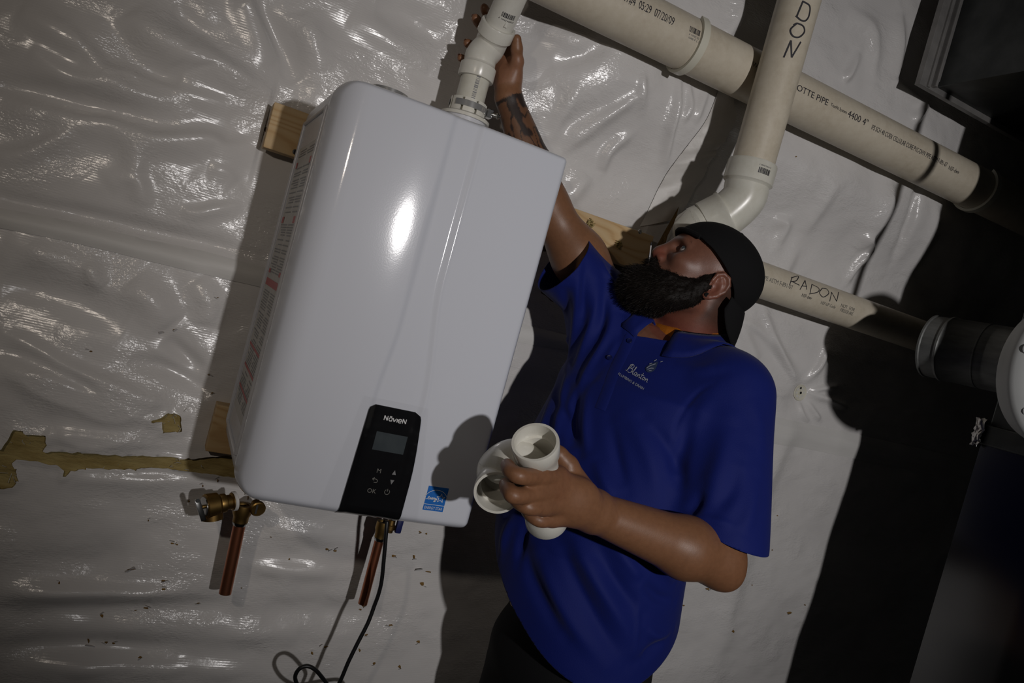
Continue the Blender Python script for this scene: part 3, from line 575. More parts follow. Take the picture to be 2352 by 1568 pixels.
# control panel laid into the cover
def patch(rows, off, nx_=14):
    """rows: (z, xleft, xright); follows the cover"""
    V = []
    for z_, xl, xr in rows:
        for i in range(nx_+1):
            x_ = xl+(xr-xl)*i/nx_; V.append((x_, float(coverY(x_, z_))-off, z_))
    k = nx_+1; F = [(r*k+i, (r+1)*k+i, (r+1)*k+i+1, r*k+i+1) for r in range(len(rows)-1) for i in range(nx_)]
    return np.array(V), F
def solidify_patch(name, rows, off, th, m, parent, nx_=14):
    V, F = patch(rows, off+th, nx_); V2, _ = patch(rows, off-0.001, nx_); n = len(V); k = nx_+1; R_ = len(rows)
    FF = list(F); loop = list(range(k))+[r*k+nx_ for r in range(1, R_)]+[(R_-1)*k+i for i in range(nx_-1, -1, -1)]+[r*k for r in range(R_-2, 0, -1)]
    for i in range(len(loop)): a, b = loop[i], loop[(i+1) % len(loop)]; FF.append((a, b, b+n, a+n))
    return MB().add(np.concatenate([V, V2]), FF).build(name, m, parent, True, 35)
prow = []
for t in np.linspace(0, 1, 40):
    z = 0.189-t*(0.189-ZB-0.0035); xl = -0.036-0.006*t+0.0*t; xr = 0.053+0.012*math.sin(min(t*1.6, 1)*math.pi/2)
    c_ = max(0, 1-t*40*0.189/0.36); ins = 0.010*(1-math.sqrt(max(0, 1-max(0, 1-(0.189-z)/0.010)**2))); prow.append((z, xl+ins, xr-ins))
panel = solidify_patch('control_panel', prow, 0.0, 0.0028, 'gloss_black', heater); panel['label'] = 'glossy black control panel with display and touch keys'
sx0, sx1, sz0, sz1 = -0.013, 0.041, 0.115, 0.146
solidify_patch('display', [(z_, sx0, sx1) for z_ in np.linspace(sz1, sz0, 6)], 0.0028, 0.0004, 'screen', panel, 8)['label'] = 'unlit grey display window'
def on_cover(name, vf, x0, z0, m, parent, off=0.0034, slant=0.0):
    v, f = vf; x_ = x0+v[:, 0]+slant*v[:, 1]; z_ = z0+v[:, 1]; return MB().add(np.stack([x_, coverY(x_, z_)-off, z_], 1), f).build(name, m, parent, False)
A = math.pi
logo = [[(0, 0), (0, 10)], [(0, 10), (7, 0)], [(7, 0), (7, 10)],
        [(17, 6.5), (14.5, 7.4), (11, 6), (10.5, 3), (12, 0.6), (15, 0.6), (17, 3)], [(17, 7.5), (17, 0)], [(11, 9.6), (16, 9.6)],
        [(19, 7.5), (22.5, 0)], [(22.5, 0), (26, 7.5)], [(28.5, 0), (28.5, 7.5)],
        [(31.5, 4), (38.5, 4)], [(38.5, 4), (37.5, 7), (34, 7.8), (31.2, 5.5), (31.2, 2.2), (34, 0), (38, 0.8)],
        [(41, 0), (41, 10)], [(41, 10), (48, 0)], [(48, 0), (48, 10)]]
lv = ribbon2d([[(a*0.00078, b*0.00078) for a, b in s] for s in logo], 0.0014)
on_cover('brand_lettering', lv, -0.0065, 0.1665, 'print_white', panel)
on_cover('key_symbol', text2d('M', 0.0105), 0.004, 0.078, 'print_dim', panel); on_cover('key_symbol', text2d('OK', 0.0105), -0.003, 0.043, 'print_dim', panel)
on_cover('key_symbol', (np.array([(0, 0), (0.007, 0), (0.0035, 0.008)]), [(0, 1, 2)]), 0.031, 0.079, 'print_grey', panel)
on_cover('key_symbol', (np.array([(0, 0.008), (0.0035, 0), (0.007, 0.008)]), [(0, 1, 2)]), 0.031, 0.062, 'print_grey', panel)
on_cover('key_symbol', ribbon2d([[(0.003, 0.008), (0, 0.0055), (0.003, 0.003)], [(0, 0.0055), (0.006, 0.0055), (0.009, 0.003), (0.0075, 0.0), (0.003, 0.0)]], 0.001), 0.001, 0.0615, 'print_dim', panel)
th = np.linspace(A*0.68, A*2.32, 18); on_cover('key_symbol', ribbon2d([[(0.0042*math.cos(t), 0.0042*math.sin(t)) for t in th], [(0, 0.0055), (0, 0.0005)]], 0.0009, 3), 0.031, 0.0485, 'print_dim', panel)
# clear protective film over the panel top
fm = MT['film']; nt = fm.node_tree; out = nt.nodes['Material Output']; tr = nt.nodes.new('ShaderNodeBsdfTransparent'); gl = nt.nodes.new('ShaderNodeBsdfGlossy'); gl.inputs['Roughness'].default_value = 0.12
mx = nt.nodes.new('ShaderNodeMixShader'); mx.inputs[0].default_value = 0.035; nt.links.new(tr.outputs[0], mx.inputs[1]); nt.links.new(gl.outputs[0], mx.inputs[2]); nt.links.new(mx.outputs[0], out.inputs['Surface'])
V, F = patch([(0.200-0.0045*i, -0.050-0.0006*i, 0.062+0.0008*i) for i in range(44)], 0.0042, 22); V[:, 1] -= 0.0022*np.abs(vnoise(V[:, 0]*60, V[:, 2]*60, 31))+0.001*np.abs(vnoise(V[:, 0]*200, V[:, 2]*200, 32))
MB().add(V, F).build('protective_film', fm, panel, True, 180)
# blue efficiency sticker
stk = solidify_patch('efficiency_sticker', [(z_, 0.1005+0.0*(z_), 0.1385) for z_ in np.linspace(0.0700, 0.0275, 8)], 0.0, 0.0006, 'star_blue', heater, 8); stk['label'] = 'blue square efficiency sticker low on the white front'
S_ = 0.038
on_cover('sticker_lettering', shift(text2d('ENERGY STAR', 0.0070), 0.0, 0, sx=0.76), 0.1022, 0.0299, 'print_white', stk, 0.0010)
on_cover('sticker_rule', (np.array([(0, 0), (0.038, 0), (0.038, 0.0008), (0, 0.0008)]), [(0, 1, 2, 3)]), 0.1005, 0.0378, 'print_white', stk, 0.0010)
arc = [(0.019+0.0215*math.cos(t), 0.0075+0.0185*math.sin(t)) for t in np.linspace(A*0.90, A*0.10, 24)]
star = []
for k in range(11):
    a = A/2+k*A/5; r_ = 0.0082 if k % 2 == 0 else 0.0034; star.append((0.0275+r_*math.cos(a), 0.0125+r_*math.sin(a)))
star_s = [[star[i], star[i+1]] for i in range(10)]
cur = [[(0.0, 0.0085), (0.004, 0.0095), (0.0062, 0.0125), (0.005, 0.0135), (0.0038, 0.0105), (0.0055, 0.0085), (0.0075, 0.010)], [(0.0075, 0.0085), (0.0082, 0.012), (0.0098, 0.0085), (0.0098, 0.0118), (0.0112, 0.0085)], [(0.0112, 0.0085), (0.0132, 0.0112), (0.0122, 0.0122), (0.0118, 0.0096), (0.0140, 0.0090)], [(0.0140, 0.0085), (0.0145, 0.0120), (0.0160, 0.0118)], [(0.0178, 0.0118), (0.0160, 0.0112), (0.0164, 0.0092), (0.0180, 0.0118), (0.0172, 0.006), (0.0155, 0.0058), (0.018, 0.0085)], [(0.0186, 0.0118), (0.0190, 0.0092), (0.0206, 0.0118), (0.0190, 0.0062), (0.0175, 0.0058), (0.0215, 0.010)]]
on_cover('sticker_emblem', ribbon2d([arc]+star_s+cur, 0.00085, 4), 0.1005, 0.0385, 'print_white', stk, 0.0010)
# vent collar on top: flange, gripping tabs, chrome clamp with screw
vx, vy = 0.082, -0.100
CB = P(1074, 272, vy)[2]
mb = MB(); lathe(mb, (vx, vy, HH-0.006), (0, 0, 1), [(0, 0.044), (CB-HH+0.008, 0.044)], 40); mb.build('collar_riser', 'side_enamel', heater)
mb = MB(); lathe(mb, (vx, vy, CB-0.006), (0, 0, 1), [(0, 0.001), (0, 0.050), (0.006, 0.050), (0.009, 0.046), (0.010, 0.034), (0.010, 0.001)], 40); collar = mb.build('exhaust_collar', 'pvc_new', heater)
for k in range(8):
    a0 = k*A/4+0.22; mb = MB(); V = []
    for a in np.linspace(a0, a0+0.62, 6):
        for rr, zz in ((0.0335, 0.008), (0.0372, 0.008), (0.0372, 0.036), (0.0335, 0.036)): V.append((vx+rr*math.cos(a), vy+rr*math.sin(a), CB+zz-0.004))
    F = [(i*4+j, i*4+(j+1) % 4, (i+1)*4+(j+1) % 4, (i+1)*4+j) for i in range(5) for j in range(4)]+[(0, 1, 2, 3), (20, 23, 22, 21)]
    mb.add(V, F).build('gripping_tab', 'pvc_new', collar, True, 30)
mb = MB(); V = []; F = []
for i, a in enumerate(np.linspace(math.radians(-150), math.radians(175), 60)):
    for rr, zz in ((0.0376, 0.014), (0.0388, 0.014), (0.0388, 0.026), (0.0376, 0.026)): V.append((vx+rr*math.cos(a), vy+rr*math.sin(a), CB+zz))
    if i: F += [((i-1)*4+j, (i-1)*4+(j+1) % 4, i*4+(j+1) % 4, i*4+j) for j in range(4)]
mb.add(V, F).build('hose_clamp', 'chrome', collar, True, 30)['label'] = 'shiny steel clamp band round the vent collar'
mb = MB(); c = np.array([vx+0.042, vy-0.012, CB+0.020]); box(mb, c-(0.006, 0.010, 0.008), c+(0.006, 0.008, 0.009), 0.001); mb.build('clamp_housing', 'steel', collar, False)
mb = MB(); lathe(mb, c+(0.004, -0.008, 0.0), (0.55, -0.8, -0.1), [(0, 0.004), (0.014, 0.004), (0.014, 0.0062), (0.018, 0.0062), (0.0185, 0.004), (0.0170, 0.002), (0.0170, 0.0003)], 12); mb.build('clamp_screw', 'steel', collar)
ix, iy = P(893, 215, -0.10)[0], -0.10; IB = P(893, 231, -0.10)[2]
mb = MB(); lathe(mb, (ix, iy, HH-0.006), (0, 0, 1), [(0, 0.044), (IB-HH+0.002, 0.044)], 40); mb.build('collar_riser', 'side_enamel', heater)
mb = MB(); lathe(mb, (ix, iy, IB-0.006), (0, 0, 1), [(0, 0.001), (0, 0.046), (0.008, 0.046), (0.002, 0.036), (0.018, 0.036), (0.018, 0.031), (0.004, 0.030), (0.012, 0.001)], 40); intake = mb.build('intake_collar', 'pvc_new', heater)
mb = MB(); lathe(mb, (ix, iy, IB+0.004), (0, 0, 1), [(0, 0.0364), (0, 0.0376), (0.012, 0.0376), (0.012, 0.0364)], 40, True); mb.build('intake_clamp', 'chrome', intake)
mb = MB(); box(mb, (0.135, -0.29, HH-0.003), (0.165, -0.27, HH+0.0012)); mb.build('shipping_tag', 'paper', heater, False)
# water connections under the heater: brass nipples
for (px, py, zb) in ((556, 1178, 0.0), (880, 1208, 0.0)):
    c = P(px, py, -0.072); mb = MB(); lathe(mb, (c[0], -0.072, -0.035), (0, 0, 1), [(0, 0.013), (0.010, 0.015), (0.012, 0.018), (0.024, 0.018), (0.026, 0.014), (0.045, 0.014)], 24); mb.build('water_nipple', 'brass', heater)

# ------------------------------------------------------------------ copper stubs, brass valves, cord
def stub(name, ptop, pbot, r, y, label):
    a = P(*ptop, y); b = P(*pbot, y); mb = MB(); d = unit(b-a); n_ = np.linalg.norm(b-a)
    lathe(mb, a, d, [(0, r*0.3), (0, r), (n_, r), (n_, r*0.86), (n_*0.75, r*0.86), (n_*0.75, 0.0002)], 28); o = mb.build(name, 'copper', None); tag(o, label, 'pipe')
    mb = MB(); lathe(mb, a, d, [(-0.012, r*0.9), (-0.012, r*1.5), (0.004, r*1.55), (0.012, r*1.28), (0.0225, r*1.25), (0.0235, r*1.02)], 28); mb.build('brass_sleeve', 'brass', o)
    mb = MB(); lathe(mb, a, d, [(0.022, r*1.02), (0.024, r*1.2), (0.028, r*1.12), (0.030, r*1.02)], 24); mb.build('solder_joint', 'steel', o); return o
stub('copper_pipe', (557, 1172), (517, 1362), 0.0119, -0.072, 'copper pipe stub hanging below the left corner of the heater')
stub('copper_pipe', (879, 1210), (833, 1386), 0.0100, -0.072, 'copper pipe stub hanging below the black control panel beside the cord')
rv = thing('relief_valve', P(495, 1160, -0.08), 'brass relief valve with a steel lever at the lower left of the heater', 'valve')
c0_ = P(540, 1150, -0.082); c1_ = P(470, 1163, -0.100); d = unit(c1_-c0_); ln = np.linalg.norm(c1_-c0_)
mb = MB(); lathe(mb, c0_, d, [(-0.002, 0.0005), (-0.002, 0.017), (ln*0.12, 0.017), (ln*0.16, 0.014), (ln*0.3, 0.0145), (ln*0.34, 0.018), (ln*0.46, 0.0185), (ln*0.52, 0.0175), (ln*0.60, 0.0225), (ln*0.96, 0.0235), (ln, 0.0215), (ln, 0.0004)], 32); mb.build('valve_body', 'brass', rv)
mb = MB(); lathe(mb, c0_-d*0.002, d, [(0, 0.0165), (0.001, 0.019), (0.006, 0.019), (0.007, 0.0172)], 24); mb.build('thread_tape', 'tape', rv)
o0 = P(487, 1166, -0.092); o1 = P(488, 1192, -0.094); mb = MB(); lathe(mb, o0, o1-o0, [(0, 0.015), (0.006, 0.0155), (0.010, 0.0195), (np.linalg.norm(o1-o0), 0.0195), (np.linalg.norm(o1-o0)+0.001, 0.0165), (0.014, 0.0150), (0.012, 0.0003)], 28); mb.build('outlet', 'brass', rv)
mb = MB(); lathe(mb, c1_, d, [(0, 0.019), (0.0015, 0.0188), (0.0018, 0.0003)], 28); mb.build('rating_disc', 'steel', rv)
mb = MB(); lathe(mb, c1_, d, [(0, 0.004), (0.012, 0.0035), (0.012, 0.0003)], 12); mb.build('lever_pin', 'brass', rv)
q0 = P(453, 1149, -0.108); q1 = P(468, 1195, -0.110); dd_ = unit(q1-q0); a_ = unit(np.cross(dd_, (0.3, -1, 0))); b_ = np.cross(a_, dd_)
mb = MB(); box(mb, (-0.0048, -0.0022, 0), (0.0048, 0.0022, np.linalg.norm(q1-q0)), 0.0008, np.stack([a_, b_, dd_], 1), q0); lathe(mb, q0, np.cross(a_, dd_), [(-0.003, 0.004), (0.003, 0.004), (0.003, 0.0003)], 10); mb.build('test_lever', 'steel', rv, True, 30)
dk = thing('drain_plug', P(588, 1168, -0.085), 'round brass plug beside the left copper stub under the heater', 'plug')
c = P(588, 1168, -0.085); mb = MB(); lathe(mb, c+(0, 0.02, 0.004), (0.15, -1, -0.15), [(0, 0.0095), (0.015, 0.0095), (0.016, 0.0145), (0.024, 0.0150), (0.026, 0.0128), (0.0255, 0.0003)], 24); mb.build('plug_body', 'brass', dk)
mb = MB(); box(mb, c+(-0.0018, -0.0075, -0.008), c+(0.0018, -0.004, 0.010)); mb.build('slot', 'dark', dk, False)
bv = thing('isolation_valve', P(905, 1213, -0.09), 'small brass valve with a dark blue handle under the control panel', 'valve')
c = P(897, 1206, -0.085); mb = MB(); lathe(mb, c+(0, 0, 0.012), (0.02, 0, -1), [(0, 0.008), (0.010, 0.0085), (0.011, 0.0105), (0.020, 0.0105), (0.022, 0.008), (0.027, 0.0075), (0.027, 0.0003)], 20); mb.build('valve_body', 'brass', bv)
q = P(917, 1206, -0.088); mb = MB(); box(mb, q-(0.0068, 0.006, 0.017), q+(0.0068, 0.006, 0.018), 0.004); mb.build('valve_handle', 'valve_blue', bv)
mb = MB(); cpts = [P(889, 1196, -0.16), P(887, 1222, -0.165), P(882, 1280, -0.165), P(877, 1330, -0.16), P(870, 1362, -0.155), P(860, 1390, -0.15), P(845, 1430, -0.15), P(822, 1475, -0.15), P(800, 1520, -0.15), P(783, 1560, -0.148), P(762, 1600, -0.146), P(742, 1600, -0.135), P(752, 1575, -0.14), P(738, 1553, -0.146), P(722, 1536, -0.15), P(704, 1529, -0.15), P(686, 1537, -0.148), P(678, 1558, -0.143), P(694, 1585, -0.135), P(730, 1600, -0.130), P(790, 1590, -0.13), P(830, 1590, -0.135), P(842, 1620, -0.14), P(800, 1640, -0.14), P(740, 1612, -0.132), P(690, 1622, -0.13), P(655, 1640, -0.125), P(670, 1680, -0.12), P(730, 1680, -0.12), P(760, 1640, -0.125)]
tube(mb, catmull(cpts, 9), 0.0041, 12); tag(mb.build('power_cord', 'rubber', None, True, 180), 'black power cord hanging from the heater and tied in a loop', 'cord')

# ------------------------------------------------------------------ new white vent pipe held by the man
vent = thing('vent_pipe', (vx, vy, CB), 'new white plastic vent pipe rising from the top of the heater', 'pipe')
V0 = np.array([vx, vy, CB+0.006]); V1 = P(1098, 158, vy); V2 = P(1137, 78, vy-0.012); V3 = P(1206, -75, vy-0.10)
d0 = np.array([0, 0, 1.0]); d1 = unit(V3-V2)
mb = MB(); L0 = V1[2]-V0[2]-0.005; lathe(mb, V0, d0, [(0, 0.027), (0, 0.0293), (L0, 0.0293), (L0, 0.026)], 40); vp0 = mb.build('pipe_section', 'pvc_grey', vent)
mb = MB(); hub = lambda p, d, s, l: lathe(mb, p, d, [(0, 0.0296), (0, 0.0355), (s*0.002, 0.0365), (s*l, 0.0365), (s*(l+0.003), 0.0335), (s*(l+0.006), 0.0325)], 44)
hb0 = V1+np.array([0, 0, -0.022]); hub(hb0, d0, 1, 0.026); hb1 = V2+d1*0.020; hub(hb1, d1, -1, 0.024)
pth = catmull([hb0+d0*0.030, hb0+d0*0.048, V2-d1*0.030, V2-d1*0.008], 8); tube(mb, pth, 0.0322, 40, False); tube(mb, [V2-d1*0.010, hb1-d1*0.018], 0.0322, 40, False); elb = mb.build('elbow_fitting', 'pvc_new', vent); elb['label'] = 'white bend fitting gripped by the raised hand'
mb = MB(); lathe(mb, hb1-d1*0.012, d1, [(0, 0.027), (0, 0.0293), (0.35, 0.0293), (0.35, 0.026)], 40); vp1 = mb.build('pipe_section', 'pvc_new', vent)
e1, e2 = frame_from(d1); s_, t_ = cyl_hit(1151, 36, hb1, d1, 0.0293, e1, e2)
on_cyl('barcode', bars2d(0.028, 0.0095, 14, 4), hb1, d1, 0.0293, s_, t_, e1, e2, 'print_black', vp1, -1, -A/2)
on_cyl('barcode_digits', text2d('6  11942 03492 8', 0.0046), hb1, d1, 0.0293, s_-0.0058, t_-0.10, e1, e2, 'print_black', vp1, -1, -A/2)
f1, f2 = frame_from(d0); s_, t_ = cyl_hit(1082, 225, V0, d0, 0.0293, f1, f2)
on_cyl('barcode', bars2d(0.055, 0.0075, 20, 9), V0, d0, 0.0293, s_, t_, f1, f2, 'print_grey', vp0, 1, 0)
mb = MB(); s_, t_ = cyl_hit(1160, 62, hb1, d1, 0.0293, e1, e2); q = hb1+d1*s_+0.0293*(math.cos(t_)*e1+math.sin(t_)*e2); nn = math.cos(t_)*e1+math.sin(t_)*e2; sd = np.cross(d1, nn)
mb.add([q-sd*0.004, q+sd*0.004, q+sd*0.0015+d1*0.011, q-sd*0.0015+d1*0.011, q-sd*0.003+nn*0.003, q+sd*0.003+nn*0.003], [(0, 1, 5, 4), (4, 5, 2, 3), (0, 4, 3), (1, 2, 5)]).build('locating_rib', 'pvc_new', vp1, False)

# ------------------------------------------------------------------ old drain and radon pipes
AX = np.array([1.0, 0, 0]); E1 = np.array([0, -1.0, 0]); E2 = np.array([0, 0, 1.0])
D0 = np.array([0, -0.1311, 1.0634]); R4 = 0.0572
mb = MB(); lathe(mb, D0+(0.125, 0, 0), AX, [(0, R4-0.006), (0, R4), (2.93, R4), (2.93, R4-0.006)], 64); drain = tag(mb.build('drain_pipe', 'pvc_old', None), 'large aged cream drain pipe running along the top of the wall', 'pipe')
def cyl_text(name, s, px, py, size, parent, org, r, m='print_black', sx=1.0):
    s_, t_ = cyl_hit(px, py, org, AX, r, E1, E2); return on_cyl(name, shift(text2d(s, size), 0, 0, sx=sx), org, AX, r, s_, t_, E1, E2, m, parent, 1, 0, 0.0006)
cyl_text('pipe_lettering', 'IRT#4  05:29  07/20/09', 1424, -3, 0.0240, drain, D0, R4, sx=0.60)
cyl_text('pipe_lettering', 'W.CHAR', 1727, 152, 0.0165, drain, D0, R4, sx=0.9)
cyl_text('pipe_lettering', 'LOTTE PIPE', 1820, 202, 0.0200, drain, D0, R4, sx=1.12)
cyl_text('pipe_lettering', 'TrueFit System', 1907, 243, 0.0105, drain, D0, R4, sx=0.85)
cyl_text('pipe_lettering', '4400 4"', 1945, 267, 0.0225, drain, D0, R4, sx=1.0)
cyl_text('pipe_lettering', 'IPS SCH 40 COEX CELLULAR CORE PVC-DWV PIPE ASTM F-891-07', 2000, 296, 0.0165, drain, D0, R4, sx=0.60)
cyl_text('pipe_lettering', 'NSF-dwv', 2177, 388, 0.0145, drain, D0, R4, sx=0.8)
s_, t_ = cyl_hit(1583, 72, D0, AX, R4, E1, E2); on_cyl('barcode', bars2d(0.026, 0.012, 13, 5), D0, AX, R4, s_, t_, E1, E2, 'print_black', drain)
cyl_text('barcode_digits', '6 11942 03', 1582, 80, 0.006, drain, D0, R4, 'print_grey'); cyl_text('barcode_digits', '10400 4" C 30', 1580, 87, 0.0055, drain, D0, R4, 'print_grey')
def hanger(px, py, label, w_=0.018):
    s_, t_ = cyl_hit(px, py, D0, AX, R4, E1, E2); c = D0+AX*s_; o = None; mb = MB(); V = []; F = []; K = 40
    for i, a in enumerate(np.linspace(math.radians(-175), math.radians(52), K)):
        for rr, xx in ((R4+0.001, 0), (R4+0.008, 0), (R4+0.008, w_), (R4+0.001, w_)):
            tw = 0.0; V.append(c+AX*(xx+tw)+rr*(math.cos(a)*E1+math.sin(a)*E2))
        if i: F += [((i-1)*4+j, (i-1)*4+(j+1) % 4, i*4+(j+1) % 4, i*4+j) for j in range(4)]
    F += [(0, 1, 2, 3), (K*4-4, K*4-1, K*4-2, K*4-3)]
    o = tag(mb.add(V, F).build('pipe_hanger', 'hanger', None, True, 35), label, 'hanger')
    mb = MB(); box(mb, c+(0, 0.052, 0.002), c+(w_, 0.062+0.06, 0.010), 0.001); mb.build('hanger_leg', 'hanger', o, False); return o
hanger(1602, 105, 'curved white plastic hanger round the drain pipe near the barcode'); hanger(2272, 452, 'curved white plastic hanger round the dark far end of the drain pipe')
# vertical radon vent and its elbow
RX, RY, R3 = P(1780, 197, -0.236)[0], -0.236, 0.0460
zt = P(1722, 378, RY)[2]; mb = MB(); lathe(mb, (RX, RY, zt-0.02), (0, 0, 1), [(0, R3-0.005), (0, R3), (1.62-zt+0.18, R3), (1.62-zt+0.18, R3-0.005)], 56); radon = tag(mb.build('radon_vent_pipe', 'pvc_old', None), 'vertical cream vent pipe marked with black hand lettering', 'pipe')
mb = MB(); zh = zt-0.038; lathe(mb, (RX, RY, zt+0.006), (0, 0, -1), [(0, R3+0.0005), (0, 0.0520), (0.003, 0.0535), (0.044, 0.0535), (0.047, 0.0500), (0.050, 0.0480)], 56)
B0 = np.array([RX, RY, zt-0.040]); B1 = np.array([RX, RY, zt-0.075]); dl = unit(np.array([-0.60, 0.46, -0.66])); B2 = B1+np.array([0, 0, -0.02])+dl*0.035; B3 = B2+dl*0.075
tube(mb, catmull([B0, B1, B2, B2+dl*0.03], 8), 0.0480, 48, False); lathe(mb, B2-dl*0.004, dl, [(0, 0.0480), (0.001, 0.0555), (0.005, 0.0560), (0.009, 0.0535), (0.050, 0.0535), (0.052, 0.0490)], 56); elb = mb.build('elbow_fitting', 'pvc_grey', radon)
mb = MB(); lathe(mb, B2+dl*0.050, dl, [(0, 0.044), (0.001, 0.0515), (0.018, 0.0522), (0.022, 0.0482)], 56); B4 = B2+dl*0.095
LP = np.array([0.0, -0.0755-0.006, 0.6377]); tube(mb, catmull([B2+dl*0.058, B2+dl*0.072, P(1640, 556, -0.115), P(1668, 586, -0.086), np.array([0.76, LP[1], LP[2]])], 8), 0.0482, 40, False); mb.build('reducer_fitting', 'pvc_grey', radon)
e1, e2 = frame_from(dl); s_, t_ = cyl_hit(1590, 508, B2+dl*0.05, dl, 0.0525, e1, e2); on_cyl('moulded_lettering', text2d('CHARLOTTE', 0.012), B2+dl*0.05, dl, 0.0522, 0.016, t_+0.62, e1, e2, 'pvc_new', elb, -1, A/2, 0.0012)
RO = np.array([RX, RY, 0.0]); RZ = np.array([0, 0, 1.0]); h1 = np.array([1.0, 0, 0]); h2 = np.array([0, 1.0, 0])
s_, t_ = cyl_hit(1751, 405, RO, RZ, 0.0535, h1, h2)
s_, t_ = cyl_hit(1767, 398, RO, RZ, 0.0535, h1, h2)
on_cyl('barcode', bars2d(0.026, 0.012, 13, 8), RO, RZ, 0.0535, s_+0.006, t_, h1, h2, 'print_black', elb, -1, A/2)
on_cyl('barcode_digits', text2d('6 11942 03483 1', 0.0042), RO, RZ, 0.0535, s_+0.0125, t_, h1, h2, 'print_grey', elb, -1, A/2)
def marker(strokes, px0, py0, px1, py1, org, ax, r, e1_, e2_, width, parent, name='hand_lettering'):
    """strokes in the unit square of the letter, placed on the cylinder where it stands"""
    V = []; F = []; k = 0
    for st in strokes:
        if len(st) == 2: st = [tuple(np.array(st[0])*(1-t)+np.array(st[1])*t) for t in np.linspace(0, 1, 5)]
        c = catmull(st, 8); pts = []; nr = []
        for u, v in c:
            s1, t1 = cyl_hit(px0+(px1-px0)*u, py0+(py1-py0)*v, org, ax, r, e1_, e2_); n1 = math.cos(t1)*e1_+math.sin(t1)*e2_; pts.append(org+ax*s1+n1*(r+0.0007)); nr.append(n1)
        pts = np.array(pts); nr = np.array(nr); T = np.gradient(pts, axis=0); B = np.cross(T, nr); B /= np.linalg.norm(B, axis=1)[:, None]+1e-9; e = len(pts)
        V += [pts+B*width/2, pts-B*width/2]; F += [(k+i, k+i+1, k+e+i+1, k+e+i) for i in range(e-1)]; k += 2*e
    return MB().add(np.concatenate(V), F).build(name, 'print_black', parent, False)
marker([[(0.55, 0.0), (0.10, 0.78)], [(0.52, 0.02), (0.98, 0.25), (0.93, 0.72), (0.70, 0.95), (0.40, 0.93), (0.05, 0.72)]], 1826, 2, 1860, 50, RO, RZ, R3, h1, h2, 0.0035, radon)
marker([[(0.45, 0.02), (0.05, 0.45), (0.20, 0.90), (0.62, 0.98), (0.97, 0.62), (0.90, 0.20), (0.50, 0.0), (0.25, 0.12)]], 1814, 54, 1848, 86, RO, RZ, R3, h1, h2, 0.0035, radon)
marker([[(0.0, 0.98), (0.42, 0.02)], [(0.42, 0.02), (0.45, 0.98)], [(0.45, 0.98), (0.98, 0.10)]], 1800, 92, 1840, 133, RO, RZ, R3, h1, h2, 0.0035, radon)
marker([[(0.0, 1.0), (0.5, -2.0)], [(1.0, 1.0), (0.6, -2.0)]], 1838, -20, 1862, -2, RO, RZ, R3, h1, h2, 0.0035, radon)
# lower horizontal radon pipe
mb = MB(); lathe(mb, LP+(0.77, 0, 0), AX, [(0, 0.040), (0, 0.0446), (2.4, 0.0446), (2.4, 0.040)], 56); lowp = tag(mb.build('radon_pipe', 'pvc_old', None), 'cream horizontal pipe on the wall behind the black cap', 'pipe')
cyl_text('pipe_lettering', 'PIPE ASTM F-891-07', 1748, 640, 0.0155, lowp, LP, 0.0446, 'print_dim', 0.80)
cyl_text('pipe_lettering', 'NSF-dwv', 1840, 680, 0.0120, lowp, LP, 0.0446, 'print_black', 0.8)
cyl_text('pipe_lettering', 'NSF-UP Code', 1884, 697, 0.0115, lowp, LP, 0.0446, 'print_dim', 0.8)
cyl_text('pipe_lettering', 'NOT  FOR', 1930, 704, 0.0125, lowp, LP, 0.0446, 'print_dim', 0.9)
cyl_text('pipe_lettering', 'PRESSURE', 1928, 714, 0.0125, lowp, LP, 0.0446, 'print_dim', 0.9)
for st, bx in (([[(0.30, 0.1), (0.05, 1.0)], [(0.2, 0.2), (0.9, 0.0), (0.7, 0.5), (0.2, 0.6)], [(0.3, 0.6), (1.0, 1.0)]], (1812, 634, 1836, 655)), ([[(0.0, 1.0), (0.6, 0.0)], [(0.6, 0.0), (0.8, 1.0)], [(0.25, 0.6), (0.8, 0.65)]], (1837, 644, 1857, 665)), ([[(0.3, 0.0), (0.1, 0.9)], [(0.3, 0.0), (1.0, 0.4), (0.9, 0.8), (0.0, 1.0)]], (1858, 653, 1880, 675)), ([[(0.3, 0.0), (0.0, 0.5), (0.4, 1.0), (1.0, 0.6), (0.8, 0.1), (0.3, 0.0)]], (1882, 662, 1903, 682)), ([[(0.1, 1.0), (0.3, 0.0)], [(0.3, 0.0), (0.8, 1.0)], [(0.8, 1.0), (1.0, 0.0)]], (1903, 671, 1926, 692))):
    marker(st, bx[0], bx[1], bx[2], bx[3], LP, AX, 0.0446, E1, E2, 0.0022, lowp)

# ------------------------------------------------------------------ ductwork at the right
def duct_box(lo, hi, m='duct', bev=0.003):
    mb = MB(); box(mb, lo, hi, bev); return mb
trunk = thing('trunk_duct', (1.22, -0.16, 1.23), 'dark sheet metal trunk duct in the upper right corner', 'duct')
box_ = duct_box((1.238, -1.75, 1.236), (2.35, -0.158, 1.60)); box_.build('duct_shell', 'duct', trunk, False)
mb = MB(); box(mb, (1.188, -0.166, 1.222), (2.35, -0.150, 1.62), 0.0015); fl = mb.build('end_flange', 'flange', trunk, False)
mb = MB(); box(mb, (1.212, -0.172, 1.224), (1.222, -0.160, 1.62), 0.002); box(mb, (1.228, -0.180, 1.229), (1.239, -0.160, 1.62), 0.002); mb.build('flange_seam', 'flange', trunk, False)
mb = MB(); box(mb, (1.235, -1.75, 1.230), (1.240, -0.16, 1.242)); mb.build('bottom_seam', 'duct', trunk, False)
plen = thing('plenum_duct', (1.50, -0.80, FLOOR), 'tall sheet metal plenum duct standing at the lower right', 'duct')
